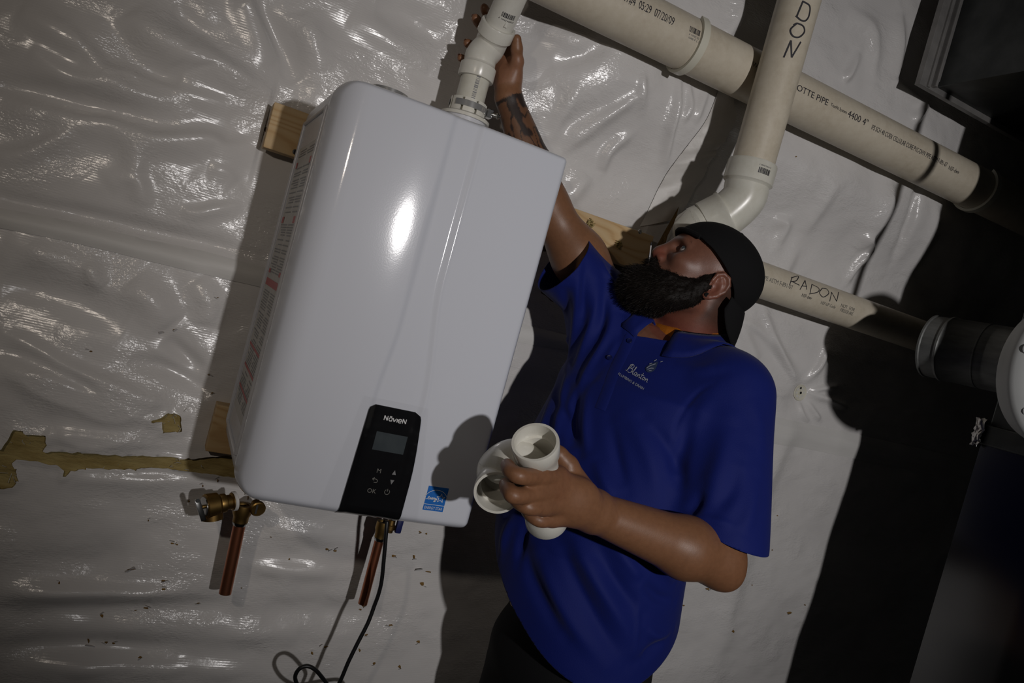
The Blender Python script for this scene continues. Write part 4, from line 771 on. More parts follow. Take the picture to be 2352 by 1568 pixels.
ys = np.linspace(-0.488, -1.20, 90); pr = [(1.3285-0.0-((y_+0.575)**2/(2*2.4) if y_ > -0.66 else 0.0085**2/(2*2.4)*0+0.0015*math.exp((y_+0.66)/0.05))-0.035*(y_+0.575)*(1 if y_ > -0.66 else math.exp((y_+0.66)/0.12)), y_) for y_ in ys]+[(2.05, -1.20), (2.05, -0.488)]
V = np.array([(a, b, z_) for z_ in (FLOOR, 0.395) for a, b in pr]); k = len(pr)
mb = MB().add(V, [(i, k+i, k+(i+1) % k, (i+1) % k) for i in range(k)]+[tuple(range(k)), tuple(range(2*k-1, k-1, -1))]); mb.build('lower_shell', 'plenum', plen, True, 20)
mb = MB(); box(mb, (1.332, -1.196, 0.43), (2.05, -0.490, 1.226), 0.003); mb.build('upper_shell', 'duct', plen, False)
mb = MB(); box(mb, (1.318, -1.21, 0.386), (2.06, -0.478, 0.432), 0.004); mb.build('joint_band', 'duct', plen, False)
mb = MB(); V = []; n1, n2 = 12, 10
for i in range(n1+1):
    for j in range(n2+1):
        t = i/n1; V.append((1.310 if t > 0.35 else 1.310+0.05*(0.35-t)/0.35, -0.470-0.035*max(0, t-0.35)-(0 if t > 0.35 else 0.002), 0.380+0.062*j/n2))
V = np.array(V); V += rng.normal(0, 0.0016, V.shape); mb.add(V, [(i*(n2+1)+j, i*(n2+1)+j+1, (i+1)*(n2+1)+j+1, (i+1)*(n2+1)+j) for i in range(n1) for j in range(n2)]); mb.build('foil_tape', 'foil', plen, True, 180)['label'] = 'crumpled foil tape wrapped over the joint corner'
mb = MB(); c = np.array([1.331, -0.49, 0]); tube(mb, [(1.3265, -0.80, 0.20), (1.3265, -0.95, -1.0)], 0.0015, 6); mb.build('cross_break', 'plenum', plen)
flue = thing('round_duct', (1.25, -0.40, 0.58), 'short round galvanised duct beside the white housing at the right edge', 'duct')
g0 = P(2136, 794, -0.37); gd = unit(np.array([-0.10, -1, 0.0])); g1 = g0+gd*0.34
gl_ = unit(np.array([0.22, -0.96, 0.0]))
mb = MB(); lathe(mb, g0, gl_, [(-0.006, 0.0005), (-0.006, 0.050), (0.0, 0.066), (0.004, 0.0735), (0.008, 0.0735), (0.010, 0.071), (0.045, 0.071)], 48); mb.build('end_collar', 'galv', flue)
mb = MB(); lathe(mb, g0+gl_*0.040, gl_, [(0, 0.071), (0.001, 0.0750), (0.006, 0.0755), (0.010, 0.0725), (0.080, 0.0725), (0.081, 0.0740), (0.083, 0.0740), (0.084, 0.0725)], 48); mb.build('elbow_gore', 'galv', flue)
g2 = g0+gl_*0.124; mb = MB(); tube(mb, catmull([g2-gl_*0.002, g2+gl_*0.03, g2+unit(gl_+gd)*0.09, g2+unit(gl_+gd)*0.09+gd*0.05], 6), 0.0725, 48); mb.build('duct_run', 'galv', flue)
hs = thing('fan_housing', (1.21, -0.72, 0.55), 'white rounded fan housing cut off by the right edge of the frame', 'housing')
hc = np.array([1.206, -0.694, 0.563]); vw = unit(ray(2420, 850)); mb = MB(); hd = unit(np.array([-0.42, -0.9, 0.05]))
lathe(mb, hc, hd, [(-0.08, 0.0005), (-0.08, 0.07), (-0.05, 0.112), (0.0, 0.125), (0.015, 0.125), (0.02, 0.122), (0.045, 0.110), (0.062, 0.08), (0.070, 0.04), (0.072, 0.0005)], 64); mb.v[-1][:, 2] = hc[2]+(mb.v[-1][:, 2]-hc[2])*1.26; mb.build('housing_shell', 'housing', hs)
a_, b_ = frame_from(hd); kq = hc+hd*0.028-a_*0.128
kk = [hc+hd*0.030+(math.cos(t)*a_+1.2*math.sin(t)*b_)*0.112 for t in (0.1, 1.3, 2.5, 3.0, 3.9, 5.1)]
for q in kk:
    mb = MB(); lathe(mb, q, unit(hd+unit(q-hc)), [(-0.004, 0.011), (0.004, 0.011), (0.006, 0.008), (0.006, 0.0004)], 16); mb.build('housing_knob', 'housing', hs)
mb = MB(); tube(mb, [hc+np.array([-0.095, 0.03, 0.10]), hc+np.array([-0.095, 0.03, 1.05])], 0.009, 16); mb.build('vertical_riser', 'pvc_old', hs)
#@@PERSON
# ------------------------------------------------------------------ the man: implicit surfaces meshed by surface nets
class Field:
    def __init__(s, lo, hi, h):
        s.lo = np.array(lo, float); s.h = h; s.n = np.ceil((np.array(hi)-s.lo)/h).astype(int)+1; s.a = np.full(s.n, 0.5, np.float32)
    def sub(s, lo, hi):
        i0 = np.clip(np.floor((np.asarray(lo)-s.lo)/s.h).astype(int), 0, s.n); i1 = np.clip(np.ceil((np.asarray(hi)-s.lo)/s.h).astype(int)+1, 0, s.n)
        if np.any(i1-i0 < 1): return None
        sl = tuple(slice(a, b) for a, b in zip(i0, i1)); g = [(s.lo[k]+s.h*np.arange(i0[k], i1[k])).astype(np.float32) for k in range(3)]
        return sl, g[0][:, None, None], g[1][None, :, None], g[2][None, None, :]
    def put(s, fn, lo, hi, k, op='u'):
        m = max(k, s.h*2)+0.012; r = s.sub(np.asarray(lo)-m, np.asarray(hi)+m)
        if r is None: return
        sl, x, y, z = r; d = fn(x, y, z).astype(np.float32); a = s.a[sl]
        if op == 'u':
            if k > 0: h = np.clip(0.5+0.5*(a-d)/k, 0, 1); s.a[sl] = a*(1-h)+d*h-k*h*(1-h)
            else: s.a[sl] = np.minimum(a, d)
        else:
            if k > 0: h = np.clip(0.5-0.5*(a+d)/k, 0, 1); s.a[sl] = a*(1-h)-d*h+k*h*(1-h)
            else: s.a[sl] = np.maximum(a, -d)
    def cap(s, a, b, ra, rb=None, k=0.01, op='u'):
        rb = ra if rb is None else rb; a = np.asarray(a, float); b = np.asarray(b, float); d = b-a; l2 = d@d+1e-12; R = max(ra, rb)
        def fn(x, y, z):
            t = np.clip(((x-a[0])*d[0]+(y-a[1])*d[1]+(z-a[2])*d[2])/l2, 0, 1)
            return np.sqrt((x-a[0]-t*d[0])**2+(y-a[1]-t*d[1])**2+(z-a[2]-t*d[2])**2)-(ra+(rb-ra)*t)
        s.put(fn, np.minimum(a, b)-R, np.maximum(a, b)+R, k, op)
    def ell(s, c, r, B=None, k=0.01, op='u'):
        c = np.asarray(c, float); B = np.eye(3) if B is None else np.asarray(B); R = max(r)
        def fn(x, y, z):
            dx, dy, dz = x-c[0], y-c[1], z-c[2]; k0 = 0; k1 = 0
            for i in range(3):
                q = dx*B[i][0]+dy*B[i][1]+dz*B[i][2]; k0 = k0+(q/r[i])**2; k1 = k1+(q/r[i]**2)**2
            k0 = np.sqrt(k0); k1 = np.sqrt(k1)+1e-9; return k0*(k0-1)/k1
        s.put(fn, c-R, c+R, k, op)
    def chain(s, pts, rad, k=0.008):
        if len(pts) == 4 and k in (0.004, 0.005):
            rad = np.interp(np.linspace(0, 3, 19), range(4), rad); pts = catmull(pts, 6)
            k = 0.0012
        for i in range(len(pts)-1): s.cap(pts[i], pts[i+1], rad[i], rad[i+1], 0.009 if (i < 4 and k == 0.0012) else k)
    def mesh(s, smooth=2):
        a = s.a; S = a < 0; n = np.array(a.shape)-1; cnt = np.zeros(n, np.uint8)
        for i in (0, 1):
            for j in (0, 1):
                for k in (0, 1): cnt += S[i:n[0]+i, j:n[1]+j, k:n[2]+k]
        act = (cnt > 0) & (cnt < 8); I = np.argwhere(act); idm = np.full(n, -1, np.int32); idm[act] = np.arange(len(I))
        acc = np.zeros((len(I), 3)); w_ = np.zeros(len(I)); cor = [(i, j, k) for i in (0, 1) for j in (0, 1) for k in (0, 1)]
        val = {c: a[I[:, 0]+c[0], I[:, 1]+c[1], I[:, 2]+c[2]].astype(float) for c in cor}
        for c in cor:
            for ax in range(3):
                if c[ax] == 0:
                    d = list(c); d[ax] = 1; d = tuple(d); va, vb = val[c], val[d]; m = (va < 0) != (vb < 0); t = np.where(m, va/(va-vb+1e-12), 0)
                    p = np.array(c, float)[None] + t[:, None]*np.eye(3)[ax][None]; acc += p*m[:, None]; w_ += m
        V = s.lo + s.h*(I+acc/w_[:, None]); Q = []
        for ax in range(3):
            o1, o2 = (ax+1) % 3, (ax+2) % 3; sh = np.array(a.shape); sl0 = [slice(0, None)]*3; sl1 = [slice(0, None)]*3
            sl0[ax] = slice(0, -1); sl1[ax] = slice(1, None); A0 = S[tuple(sl0)]; A1 = S[tuple(sl1)]; E = np.argwhere(A0 != A1)
            E = E[(E[:, o1] > 0) & (E[:, o2] > 0) & (E[:, o1] < sh[o1]-1) & (E[:, o2] < sh[o2]-1)]
            u = np.zeros(3, int); u[o1] = 1; v = np.zeros(3, int); v[o2] = 1; g = lambda q: idm[q[:, 0], q[:, 1], q[:, 2]]
            q = np.stack([g(E-u-v), g(E-v), g(E), g(E-u)], 1); fl = A0[E[:, 0], E[:, 1], E[:, 2]]; q[~fl] = q[~fl][:, ::-1]; Q.append(q)
        Q = np.concatenate(Q); Q = Q[(Q >= 0).all(1)]
        for _ in range(smooth):
            sm = np.zeros_like(V); c = np.zeros(len(V))
            for i in range(4):
                for j in ((i+1) % 4, (i-1) % 4): np.add.at(sm, Q[:, i], V[Q[:, j]]); np.add.at(c, Q[:, i], 1)
            V = V*0.5+0.5*sm/np.maximum(c, 1)[:, None]
        return V, Q
R0 = unit([RT[0], RT[1], 0]); TC = -unit([FW[0], FW[1], 0])
_a, _t = math.radians(6), math.radians(23)
HF = -math.cos(_a)*R0+math.sin(_a)*TC; F_ = math.cos(_t)*HF+math.sin(_t)*np.array([0, 0, 1.0]); S_ = np.cross([0, 0, 1.0], HF); U_ = np.cross(F_, S_)
HC = PD(1630, 652, 1.545-0.075*(S_@-FW))-S_*0.075
HB = np.stack([F_, S_, U_])
def hd_(x, y, z): return HC+(F_*x+S_*y+U_*z)*0.001
# body frame and key joints
BL = unit([0.42, -0.907, 0]); BF = np.array([BL[1], -BL[0], 0]); BF = -BF if BF[0] > 0 else BF
neck0 = P(1568, 775, -0.285); rsh = P(1405, 715, -0.165); relb = P(1252, 466, -0.124); rwr = P(1168, 224, -0.088)
lsh = P(1682, 905, -0.43); lelb = P(1646, 1296, -0.565); lwr = P(1372, 1178, -0.545)
TCen = [(-0.40, PD(1318, 1600, 1.53)), (-0.22, PD(1326, 1440, 1.53)), (0.0, PD(1356, 1230, 1.53)), (0.16, PD(1430, 1040, 1.55)), (0.30, PD(1490, 900, 1.565)), (0.42, PD(1540, 800, 1.59))]
TZ = np.array([c[1][2] for c in TCen]); TXc = np.array([c[1][0] for c in TCen]); TYc = np.array([c[1][1] for c in TCen])
def torso(field, fa, fb, k, zlo, zhi, grow=0.0):
    def fn(x, y, z):
        zz = np.clip(z.ravel(), TZ[0], TZ[-1]); cx = np.interp(zz, TZ, TXc)[None, None, :]; cy = np.interp(zz, TZ, TYc)[None, None, :]
        a = np.interp(zz, TZ, fa)[None, None, :]; b = np.interp(zz, TZ, fb)[None, None, :]
        u = (x-cx)*BF[0]+(y-cy)*BF[1]; v = (x-cx)*BL[0]+(y-cy)*BL[1]; q = (np.abs(u/a)**2.3+np.abs(v/b)**2.3)**(1/2.3)
        d = (q-1)*np.minimum(a, b)*0.9; e = np.maximum(zlo-z, z-zhi); return np.maximum(d, e) - grow
    field.put(fn, (TXc.min()-0.35, TYc.min()-0.35, zlo), (TXc.max()+0.35, TYc.max()+0.35, zhi), k)
man = thing('person', (0.56, -0.35, FLOOR), 'bearded man in blue polo shirt and backward black cap reaching up to the pipe', 'person')

B = Field((0.0, -0.72, -0.50), (0.92, -0.01, 1.02), 0.0027)
torso(B, [0.095, 0.115, 0.125, 0.12, 0.115, 0.07], [0.14, 0.150, 0.155, 0.165, 0.165, 0.09], 0.02, -0.36, TZ[-1])
hipc = np.array([np.interp(-0.22, TZ, TXc), np.interp(-0.22, TZ, TYc), -0.40])
for s in (-1, 1): B.cap(hipc+BL*0.085*s+(0, 0, 0.05), hipc+BL*0.09*s+(0, 0, -0.10), 0.075, 0.070, 0.02)
chest = np.array([np.interp(0.30, TZ, TXc), np.interp(0.30, TZ, TYc), 0.30])
B.cap(neck0-(0, 0, 0.05), lsh+(-0.01, 0.02, 0.0), 0.06, 0.060, 0.05); B.cap(neck0-(0, 0, 0.05), rsh, 0.06, 0.058, 0.05); B.cap(chest, rsh, 0.08, 0.055, 0.05)
# neck and head
B.cap(neck0-(0, 0, 0.03), hd_(-28, 0, -30), 0.063, 0.060, 0.02); B.cap(hd_(-70, 0, 0), neck0+BF*-0.04-(0, 0, 0.03), 0.035, 0.05, 0.03)
B.ell(hd_(-8, 0, 42), (0.100, 0.077, 0.084), HB, 0.01); B.ell(hd_(42, 0, -18), (0.048, 0.062, 0.082), HB, 0.025)
B.cap(hd_(74, -30, 43), hd_(74, 30, 43), 0.0145, None, 0.015)
for s in (-1, 1):
    B.ell(hd_(60, 46*s, 6), (0.022, 0.016, 0.016), HB, 0.02); B.cap(hd_(0, 56*s, -45), hd_(70, 20*s, -92), 0.015, 0.018, 0.02)
B.ell(hd_(76, 0, -92), (0.020, 0.024, 0.018), HB, 0.02); B.ell(hd_(78, 0, -42), (0.024, 0.030, 0.030), HB, 0.02)
for s in (-1, 1): B.ell(hd_(88, 33*s, 27), (0.015, 0.017, 0.010), HB, 0.012, 's')
B.cap(hd_(87, 0, 36), hd_(102, 0, 6), 0.0085, 0.0110, 0.012); B.ell(hd_(101, 0, -2), (0.0145, 0.0135, 0.0125), HB, 0.008)
for s in (-1, 1):
    B.ell(hd_(92, 14*s, -8), (0.0130, 0.0085, 0.0095), HB, 0.006); B.ell(hd_(98, 8.5*s, -15.5), (0.0075, 0.0048, 0.0050), HB, 0.003, 's')
for s in (-1, 1):
    B.ell(hd_(66, 33*s, 30), (0.0150, 0.0155, 0.0140), HB, 0.005); B.ell(hd_(81, 35*s, 30), (0.0115, 0.0135, 0.0048), HB, 0.003, 's'); B.cap(hd_(73, 17*s, 38), hd_(70, 46*s, 37), 0.0042, 0.0036, 0.006)
B.cap(hd_(101, -12, -29), hd_(101, 12, -29), 0.0050, None, 0.006); B.cap(hd_(99, -11, -38), hd_(99, 11, -38), 0.0058, None, 0.006); B.cap(hd_(108, -14, -33.2), hd_(108, 14, -33.2), 0.0022, None, 0.002, 's')
for s in (-1, 1):                                               # ears
    ex = lambda x, z, o=0: hd_(x-4, (79+o-0.16*x*0.6)*s, z)
    eb = np.stack([unit(F_+S_*s*0.25*-1), unit(S_*s+F_*0.25), U_]); B.ell(ex(-10, 4, -1), (0.0165, 0.0055, 0.029), eb, 0.006)
    hx = [(6, 8), (5, 22), (-4, 31), (-17, 30), (-26, 19), (-26, 3), (-19, -12), (-10, -22)]
    B.chain([ex(a, b, 3.5) for a, b in hx], [0.0040]*6+[0.0042, 0.0050], 0.003); B.ell(ex(-3, -23, 1.5), (0.0085, 0.0045, 0.0085), eb, 0.005)
    B.chain([ex(-6, 21, 2.5), ex(-15, 12, 2.5), ex(-17, 0, 2.5), ex(-11, -12, 2.5)], [0.0030]*4, 0.003); B.cap(ex(5, 0, 2), ex(4, -6, 2), 0.0040, None, 0.004)
    B.ell(ex(-5, -1, 6), (0.0085, 0.0060, 0.0105), eb, 0.003, 's')
# right arm, raised along the wall
B.cap(rsh, relb, 0.054, 0.044, 0.04); B.ell((rsh+relb)/2+(0.0, -0.004, 0), (0.055, 0.05, 0.055), None, 0.04); rf = relb+(rwr-relb)*0.30
B.cap(relb, rf, 0.042, 0.0435, 0.03); B.cap(rf, rwr, 0.0435, 0.0275, 0.02)
# right hand round the pipe
rp = [P(1166, 190, -0.082), P(1160, 150, -0.068)]
B.cap(rwr, rp[0], 0.026, 0.024, 0.012); B.cap(rp[0], P(1143, 165, -0.062), 0.022, 0.015, 0.014); B.cap(rp[0], P(1152, 138, -0.060), 0.022, 0.015, 0.014); B.cap(rp[0], P(1166, 112, -0.062), 0.022, 0.015, 0.014)
B.ell(P(1180, 165, -0.095), (0.017, 0.015, 0.026), None, 0.012)
fing = [[(1166, 108, -0.060), (1140, 62, -0.050), (1118, 30, -0.054), (1112, 18, -0.066)], [(1156, 122, -0.056), (1126, 82, -0.046), (1102, 55, -0.050), (1092, 42, -0.068)], [(1148, 140, -0.056), (1112, 116, -0.046), (1084, 104, -0.054), (1073, 99, -0.074)], [(1140, 164, -0.058), (1100, 148, -0.048), (1070, 137, -0.056), (1058, 133, -0.074)]]
for i, f in enumerate(fing):
    r_ = [0.0100, 0.0105, 0.0098, 0.0088][i]; B.chain([P(*q) for q in f], [r_*1.08, r_, r_*0.94, r_*0.86], 0.004)
thumb_r = [P(1180, 178, -0.096), P(1188, 142, -0.110), P(1187, 112, -0.120), P(1187, 90, -0.126)]; B.chain(thumb_r, [0.0165, 0.0125, 0.0110, 0.0095], 0.008)
# left arm across the belly
B.cap(lsh, lelb+(0.0, 0.008, 0.025), 0.060, 0.046, 0.04); le = lelb+(lwr-lelb)*0.30+np.array([0, -0.004, 0.006])
B.ell(lelb+RT*0.016-UP*0.016, (0.030, 0.030, 0.030), None, 0.03); B.cap(lelb+np.array([-0.01, 0, 0.01]), le, 0.045, 0.0515, 0.03); B.cap(le, lwr, 0.0515, 0.0335, 0.02)
# left hand gripping the fitting
lm = [P(1282, 1092, -0.580), P(1268, 1126, -0.590), P(1272, 1160, -0.585), P(1290, 1186, -0.570)]
for i, q in enumerate(lm): B.cap(lwr+(lm[1]-lwr)*0.12, q, 0.029, [0.0155, 0.0160, 0.0152, 0.0138][i], 0.016)
B.ell((lwr+lm[1])/2+np.array([0, -0.004, 0.004]), (0.038, 0.025, 0.036), None, 0.016)
lf = [[lm[0], P(1206, 1094, -0.628), P(1176, 1084, -0.622), P(1165, 1068, -0.600)], [lm[1], P(1190, 1138, -0.628), P(1170, 1128, -0.620), P(1162, 1112, -0.596)], [lm[2], P(1222, 1166, -0.618), P(1190, 1152, -0.606), P(1182, 1138, -0.585)], [lm[3], P(1246, 1196, -0.592), P(1220, 1184, -0.585), P(1208, 1172, -0.570)]]
for i, f in enumerate(lf):
    r_ = [0.0122, 0.0124, 0.0115, 0.0102][i]; B.chain(f, [r_*1.12, r_*1.02, r_*0.95, r_*0.85], 0.005)
thumb_l = [P(1335, 1120, -0.545), P(1305, 1068, -0.540), P(1284, 1044, -0.535), P(1266, 1028, -0.528)]; B.chain(thumb_l, [0.020, 0.0150, 0.0125, 0.0105], 0.010)
V, Q = B.mesh(1)
bmesh_body = grid_mesh('body', V, Q); body = link('body', bmesh_body, 'skin', man, True, 180); body['label'] = 'tanned skin of the man: head, neck, arms and hands'
# skin tones (own colour of the skin: lips, flush, stubble, tattoo)
def dline(V, a, b): a = np.asarray(a); d = np.asarray(b)-a; t = np.clip(((V-a)@d)/(d@d), 0, 1); return np.linalg.norm(V-a-t[:, None]*d, axis=1), t
tone = np.tile(np.array([0.215, 0.102, 0.052]), (len(V), 1)); Lc = ((V-HC)@HB.T)*1000
def blend(m, c): global tone; tone = tone*(1-m[:, None])+np.array(c)*m[:, None]
dh = np.linalg.norm(V-HC, axis=1); ishead = np.clip((0.20-dh)/0.05, 0, 1)
blend(ishead, (0.165, 0.072, 0.046))
blend(ishead*0.75*np.exp(-((Lc[:, 0]-104)/14)**2-((Lc[:, 2]+2)/16)**2), (0.20, 0.055, 0.036)); blend(ishead*0.55*np.exp(-((Lc[:, 0]+12)/22)**2-((Lc[:, 2]-4)/30)**2)*(np.abs(Lc[:, 1]) > 70), (0.23, 0.075, 0.048))
dn, tn = dline(V, neck0, hd_(-28, 0, -30)); blend(0.75*np.clip(1-np.abs(tn-0.45)/0.7, 0, 1)*(dn < 0.09), (0.165, 0.038, 0.025))
blend(ishead*0.9*((np.abs(Lc[:, 2]+33) < 11) & (Lc[:, 0] > 90) & (np.abs(Lc[:, 1]) < 20)), (0.17, 0.05, 0.04))
st_ = np.clip((-Lc[:, 0]-25)/12, 0, 1)*np.clip((Lc[:, 2]+75)/30, 0, 1)*(dh < 0.14); blend(0.72*st_, (0.035, 0.02, 0.015))
hl = np.minimum(np.linalg.norm(V-lm[0], axis=1), np.linalg.norm(V-lm[1], axis=1)); blend(0.45*np.exp(-(hl/0.016)**2), (0.17, 0.05, 0.03))
dfa, tfa = dline(V, lelb, lwr); blend(0.35*(dfa < 0.075)*np.clip(1-tfa, 0, 1), (0.185, 0.082, 0.038))
dra, tra = dline(V, relb, rwr); onf = (dra < 0.065) & (V[:, 2] > 0.60)
q1_, q2_ = frame_from(unit(rwr-relb)); ang = np.arctan2((V-rwr)@q2_, (V-rwr)@q1_); sl_ = tra*0.24
t1 = vnoise(ang*3.1+9, sl_*46, 51); t2 = vnoise(ang*6.3, sl_*95+3, 52); t3 = np.abs(vnoise(ang*2.4+1, sl_*34+5, 53))
ink = np.clip((t1+0.35*t2+0.02)/0.16, 0, 1)*0.75; ink = np.maximum(ink, np.clip((0.055-t3)/0.03, 0, 1)*0.9); ink = np.maximum(ink, ((tra > 0.955) & (tra < 0.985)).astype(float)*0.9)
blend(np.clip(ink+0.36, 0, 0.93)*onf*(tra > 0.1)*(tra < 0.99), (0.014, 0.012, 0.013))
blend(0.6*((np.linalg.norm(V-rp[1], axis=1) < 0.06).astype(float))*(V[:, 0] < 0.25), (0.26, 0.125, 0.075))
ca = bmesh_body.color_attributes.new('tone', 'FLOAT_COLOR', 'POINT'); ca.data.foreach_set('color', np.concatenate([tone, np.ones((len(V), 1))], 1).astype(np.float32).ravel())
# eyes, nails, ear plug
for s in (-1, 1):
    c = hd_(67, 33*s, 30); gz_ = unit(F_*0.85+U_*0.22+S_*0.42); mb = MB(); lathe(mb, c, gz_, [(-0.0132, 0.0001)]+[(0.0132*math.sin(t), 0.0132*math.cos(t)) for t in np.linspace(-1.4, 1.4, 15)]+[(0.0132, 0.0001)], 24); ey = mb.build('eye', 'eye', body)
    mb = MB(); lathe(mb, c, gz_, [(0.0121, 0.0056), (0.0128, 0.0050), (0.0136, 0.0030), (0.0139, 0.0002)], 20); mb.build('iris', 'iris', ey)
def nail(tip, prev, nrm, w_=0.0052):
    tip = np.asarray(tip); d = unit(tip-prev); n = unit(nrm-d*(nrm@d)); s = np.cross(d, n); V = []
    for i in range(5):
        for j in range(5):
            u = (i/4-0.5)*2; v = (j/4-0.5)*2; V.append(tip+d*(u*0.0055+0.001)+s*v*w_*(1 if i < 4 else 0.8)+n*(0.0088-0.0026*v*v-0.0012*u*u))
    return MB().add(np.array(V), [(i*5+j, i*5+j+1, (i+1)*5+j+1, (i+1)*5+j) for i in range(4) for j in range(4)]).build('fingernail', 'nail', body, True, 180)
for f in fing[1:]: nail(P(*f[3]), P(*f[2]), unit(np.array([-0.75, -0.6, 0.1])), 0.0048)
c = hd_(-6, 83.5, -22); mb = MB(); lathe(mb, c-S_*0.003, S_, [(0, 0.0035), (0.003, 0.0048), (0.005, 0.0045), (0.0055, 0.0002)], 18); mb.build('ear_plug', 'cap', body)
#@@CLOTHES
# ------------------------------------------------------------------ shirt
Sf = Field((0.02, -0.78, -0.62), (0.98, -0.02, 0.66), 0.0042)
torso(Sf, [0.190, 0.185, 0.175, 0.152, 0.140, 0.085], [0.185, 0.192, 0.200, 0.200, 0.190, 0.105], 0.02, -0.60, TZ[-1]+0.005)
cuffL = P(1655, 1228, -0.535); cuffR = P(1293, 606, -0.162)
Sf.cap(neck0-(0, 0, 0.06), lsh+(-0.01, 0.02, 0.0), 0.068, 0.076, 0.06); Sf.cap(neck0-(0, 0, 0.06), rsh, 0.068, 0.072, 0.05); Sf.cap(chest, rsh-(0, 0, 0.02), 0.10, 0.070, 0.05)
Sf.cap(lsh, cuffL+(cuffL-lsh)*0.06, 0.079, 0.084, 0.040); Sf.cap(rsh, cuffR+(cuffR-rsh)*0.35, 0.068, 0.074, 0.035); Sf.cap(rsh-(0, 0, 0.05), chest-(0, 0, 0.10), 0.07, 0.11, 0.06)
Sf.cap(neck0-(0, 0, 0.035), neck0+(0, 0, 0.02), 0.075, 0.070, 0.02)
V, Q = Sf.mesh(3)
def bvh(V, Q): return BVHTree.FromPolygons(V.tolist(), Q.tolist())
tree = bvh(V, Q)
def hit(px, py, t=None):
    d = unit(ray(px, py)); h = (t or tree).ray_cast(Vector(CAM), Vector(d)); return (np.array(h[0]), np.array(h[1])) if h[0] is not None else (None, None)
def normals(V, Q):
    n = np.zeros_like(V); fn = np.cross(V[Q[:, 2]]-V[Q[:, 0]], V[Q[:, 3]]-V[Q[:, 1]])
    for i in range(4): np.add.at(n, Q[:, i], fn)
    return n/(np.linalg.norm(n, axis=1)[:, None]+1e-12)
NV = normals(V, Q); disp = np.zeros(len(V))
# folds of the cloth: (line in the frame, height, width)
FOLD = [
 ([(1262, 880), (1300, 960), (1330, 1040)], -0.010, 0.012), ([(1285, 860), (1255, 960), (1215, 1080), (1185, 1200)], 0.008, 0.012), ([(1310, 830), (1290, 930), (1270, 1040)], 0.008, 0.010), ([(1330, 870), (1315, 960), (1310, 1020)], -0.008, 0.009), ([(1350, 890), (1345, 980), (1350, 1050)], 0.006, 0.010),
 ([(1365, 1050), (1390, 1110), (1410, 1150)], 0.007, 0.012), ([(1400, 960), (1420, 1060), (1440, 1130)], -0.007, 0.012), ([(1480, 960), (1530, 1020), (1560, 1090), (1560, 1140)], -0.009, 0.013), ([(1440, 950), (1490, 1050), (1510, 1150)], 0.006, 0.016),
 ([(1590, 960), (1565, 1040), (1555, 1100)], -0.012, 0.014), ([(1640, 900), (1600, 960), (1570, 1040)], 0.006, 0.016), ([(1680, 960), (1650, 1080), (1610, 1180)], 0.010, 0.020), ([(1720, 1000), (1690, 1120), (1660, 1200)], 0.007, 0.018), ([(1700, 1060), (1680, 1130), (1640, 1180)], -0.008, 0.014), ([(1740, 1080), (1720, 1180), (1700, 1230)], 0.006, 0.014),
 ([(1310, 1210), (1350, 1300), (1410, 1400), (1470, 1500)], 0.010, 0.015), ([(1280, 1230), (1320, 1330), (1380, 1440), (1440, 1530)], -0.010, 0.015), ([(1235, 1260), (1270, 1350), (1320, 1440), (1390, 1530)], 0.009, 0.016), ([(1200, 1230), (1220, 1320), (1260, 1400), (1300, 1460)], -0.008, 0.014), ([(1360, 1230), (1400, 1310), (1440, 1370), (1480, 1410)], -0.010, 0.014), ([(1390, 1220), (1440, 1290), (1480, 1340)], 0.009, 0.013),
 ([(1475, 1330), (1510, 1370), (1548, 1380)], -0.008, 0.010), ([(1480, 1440), (1510, 1460), (1545, 1445)], 0.008, 0.010), ([(1460, 1520), (1500, 1490), (1530, 1465)], -0.009, 0.011), ([(1470, 1350), (1465, 1440), (1450, 1530)], 0.003, 0.006), ([(1500, 1300), (1530, 1310), (1550, 1340)], 0.007, 0.012),
 ([(1180, 1180), (1160, 1230), (1150, 1280)], 0.008, 0.012), ([(1215, 1190), (1195, 1250), (1190, 1300)], -0.008, 0.010),
 ([(1330, 620), (1325, 680), (1320, 760), (1300, 850)], 0.009, 0.010), ([(1345, 600), (1340, 680), (1340, 740)], -0.007, 0.009), ([(1370, 640), (1365, 720), (1340, 800), (1310, 870)], 0.009, 0.011), ([(1390, 660), (1385, 730), (1365, 790)], -0.008, 0.009), ([(1410, 700), (1395, 770), (1350, 850), (1300, 940)], 0.008, 0.010), ([(1432, 720), (1420, 790), (1380, 850), (1340, 900)], -0.007, 0.009), ([(1435, 760), (1400, 820), (1360, 880)], 0.007, 0.009), ([(1300, 650), (1300, 720), (1290, 800)], -0.008, 0.011), ([(1385, 605), (1400, 640), (1430, 655)], 0.007, 0.008), ([(1405, 620), (1420, 660), (1440, 690)], -0.006, 0.007), ([(1265, 700), (1290, 740), (1310, 790)], 0.006, 0.010),
 ([(1540, 830), (1600, 850), (1650, 840)], 0.004, 0.014), ([(1640, 880), (1600, 905), (1560, 960), (1545, 1020)], -0.003, 0.005), ([(1590, 850), (1640, 860), (1690, 850)], -0.003, 0.012), ([(1690, 1210), (1640, 1195), (1580, 1185)], 0.004, 0.008),
 ([(1620, 1120), (1600, 1160), (1575, 1185)], -0.008, 0.012), ([(1720, 900), (1745, 980), (1745, 1080)], 0.004, 0.018)]
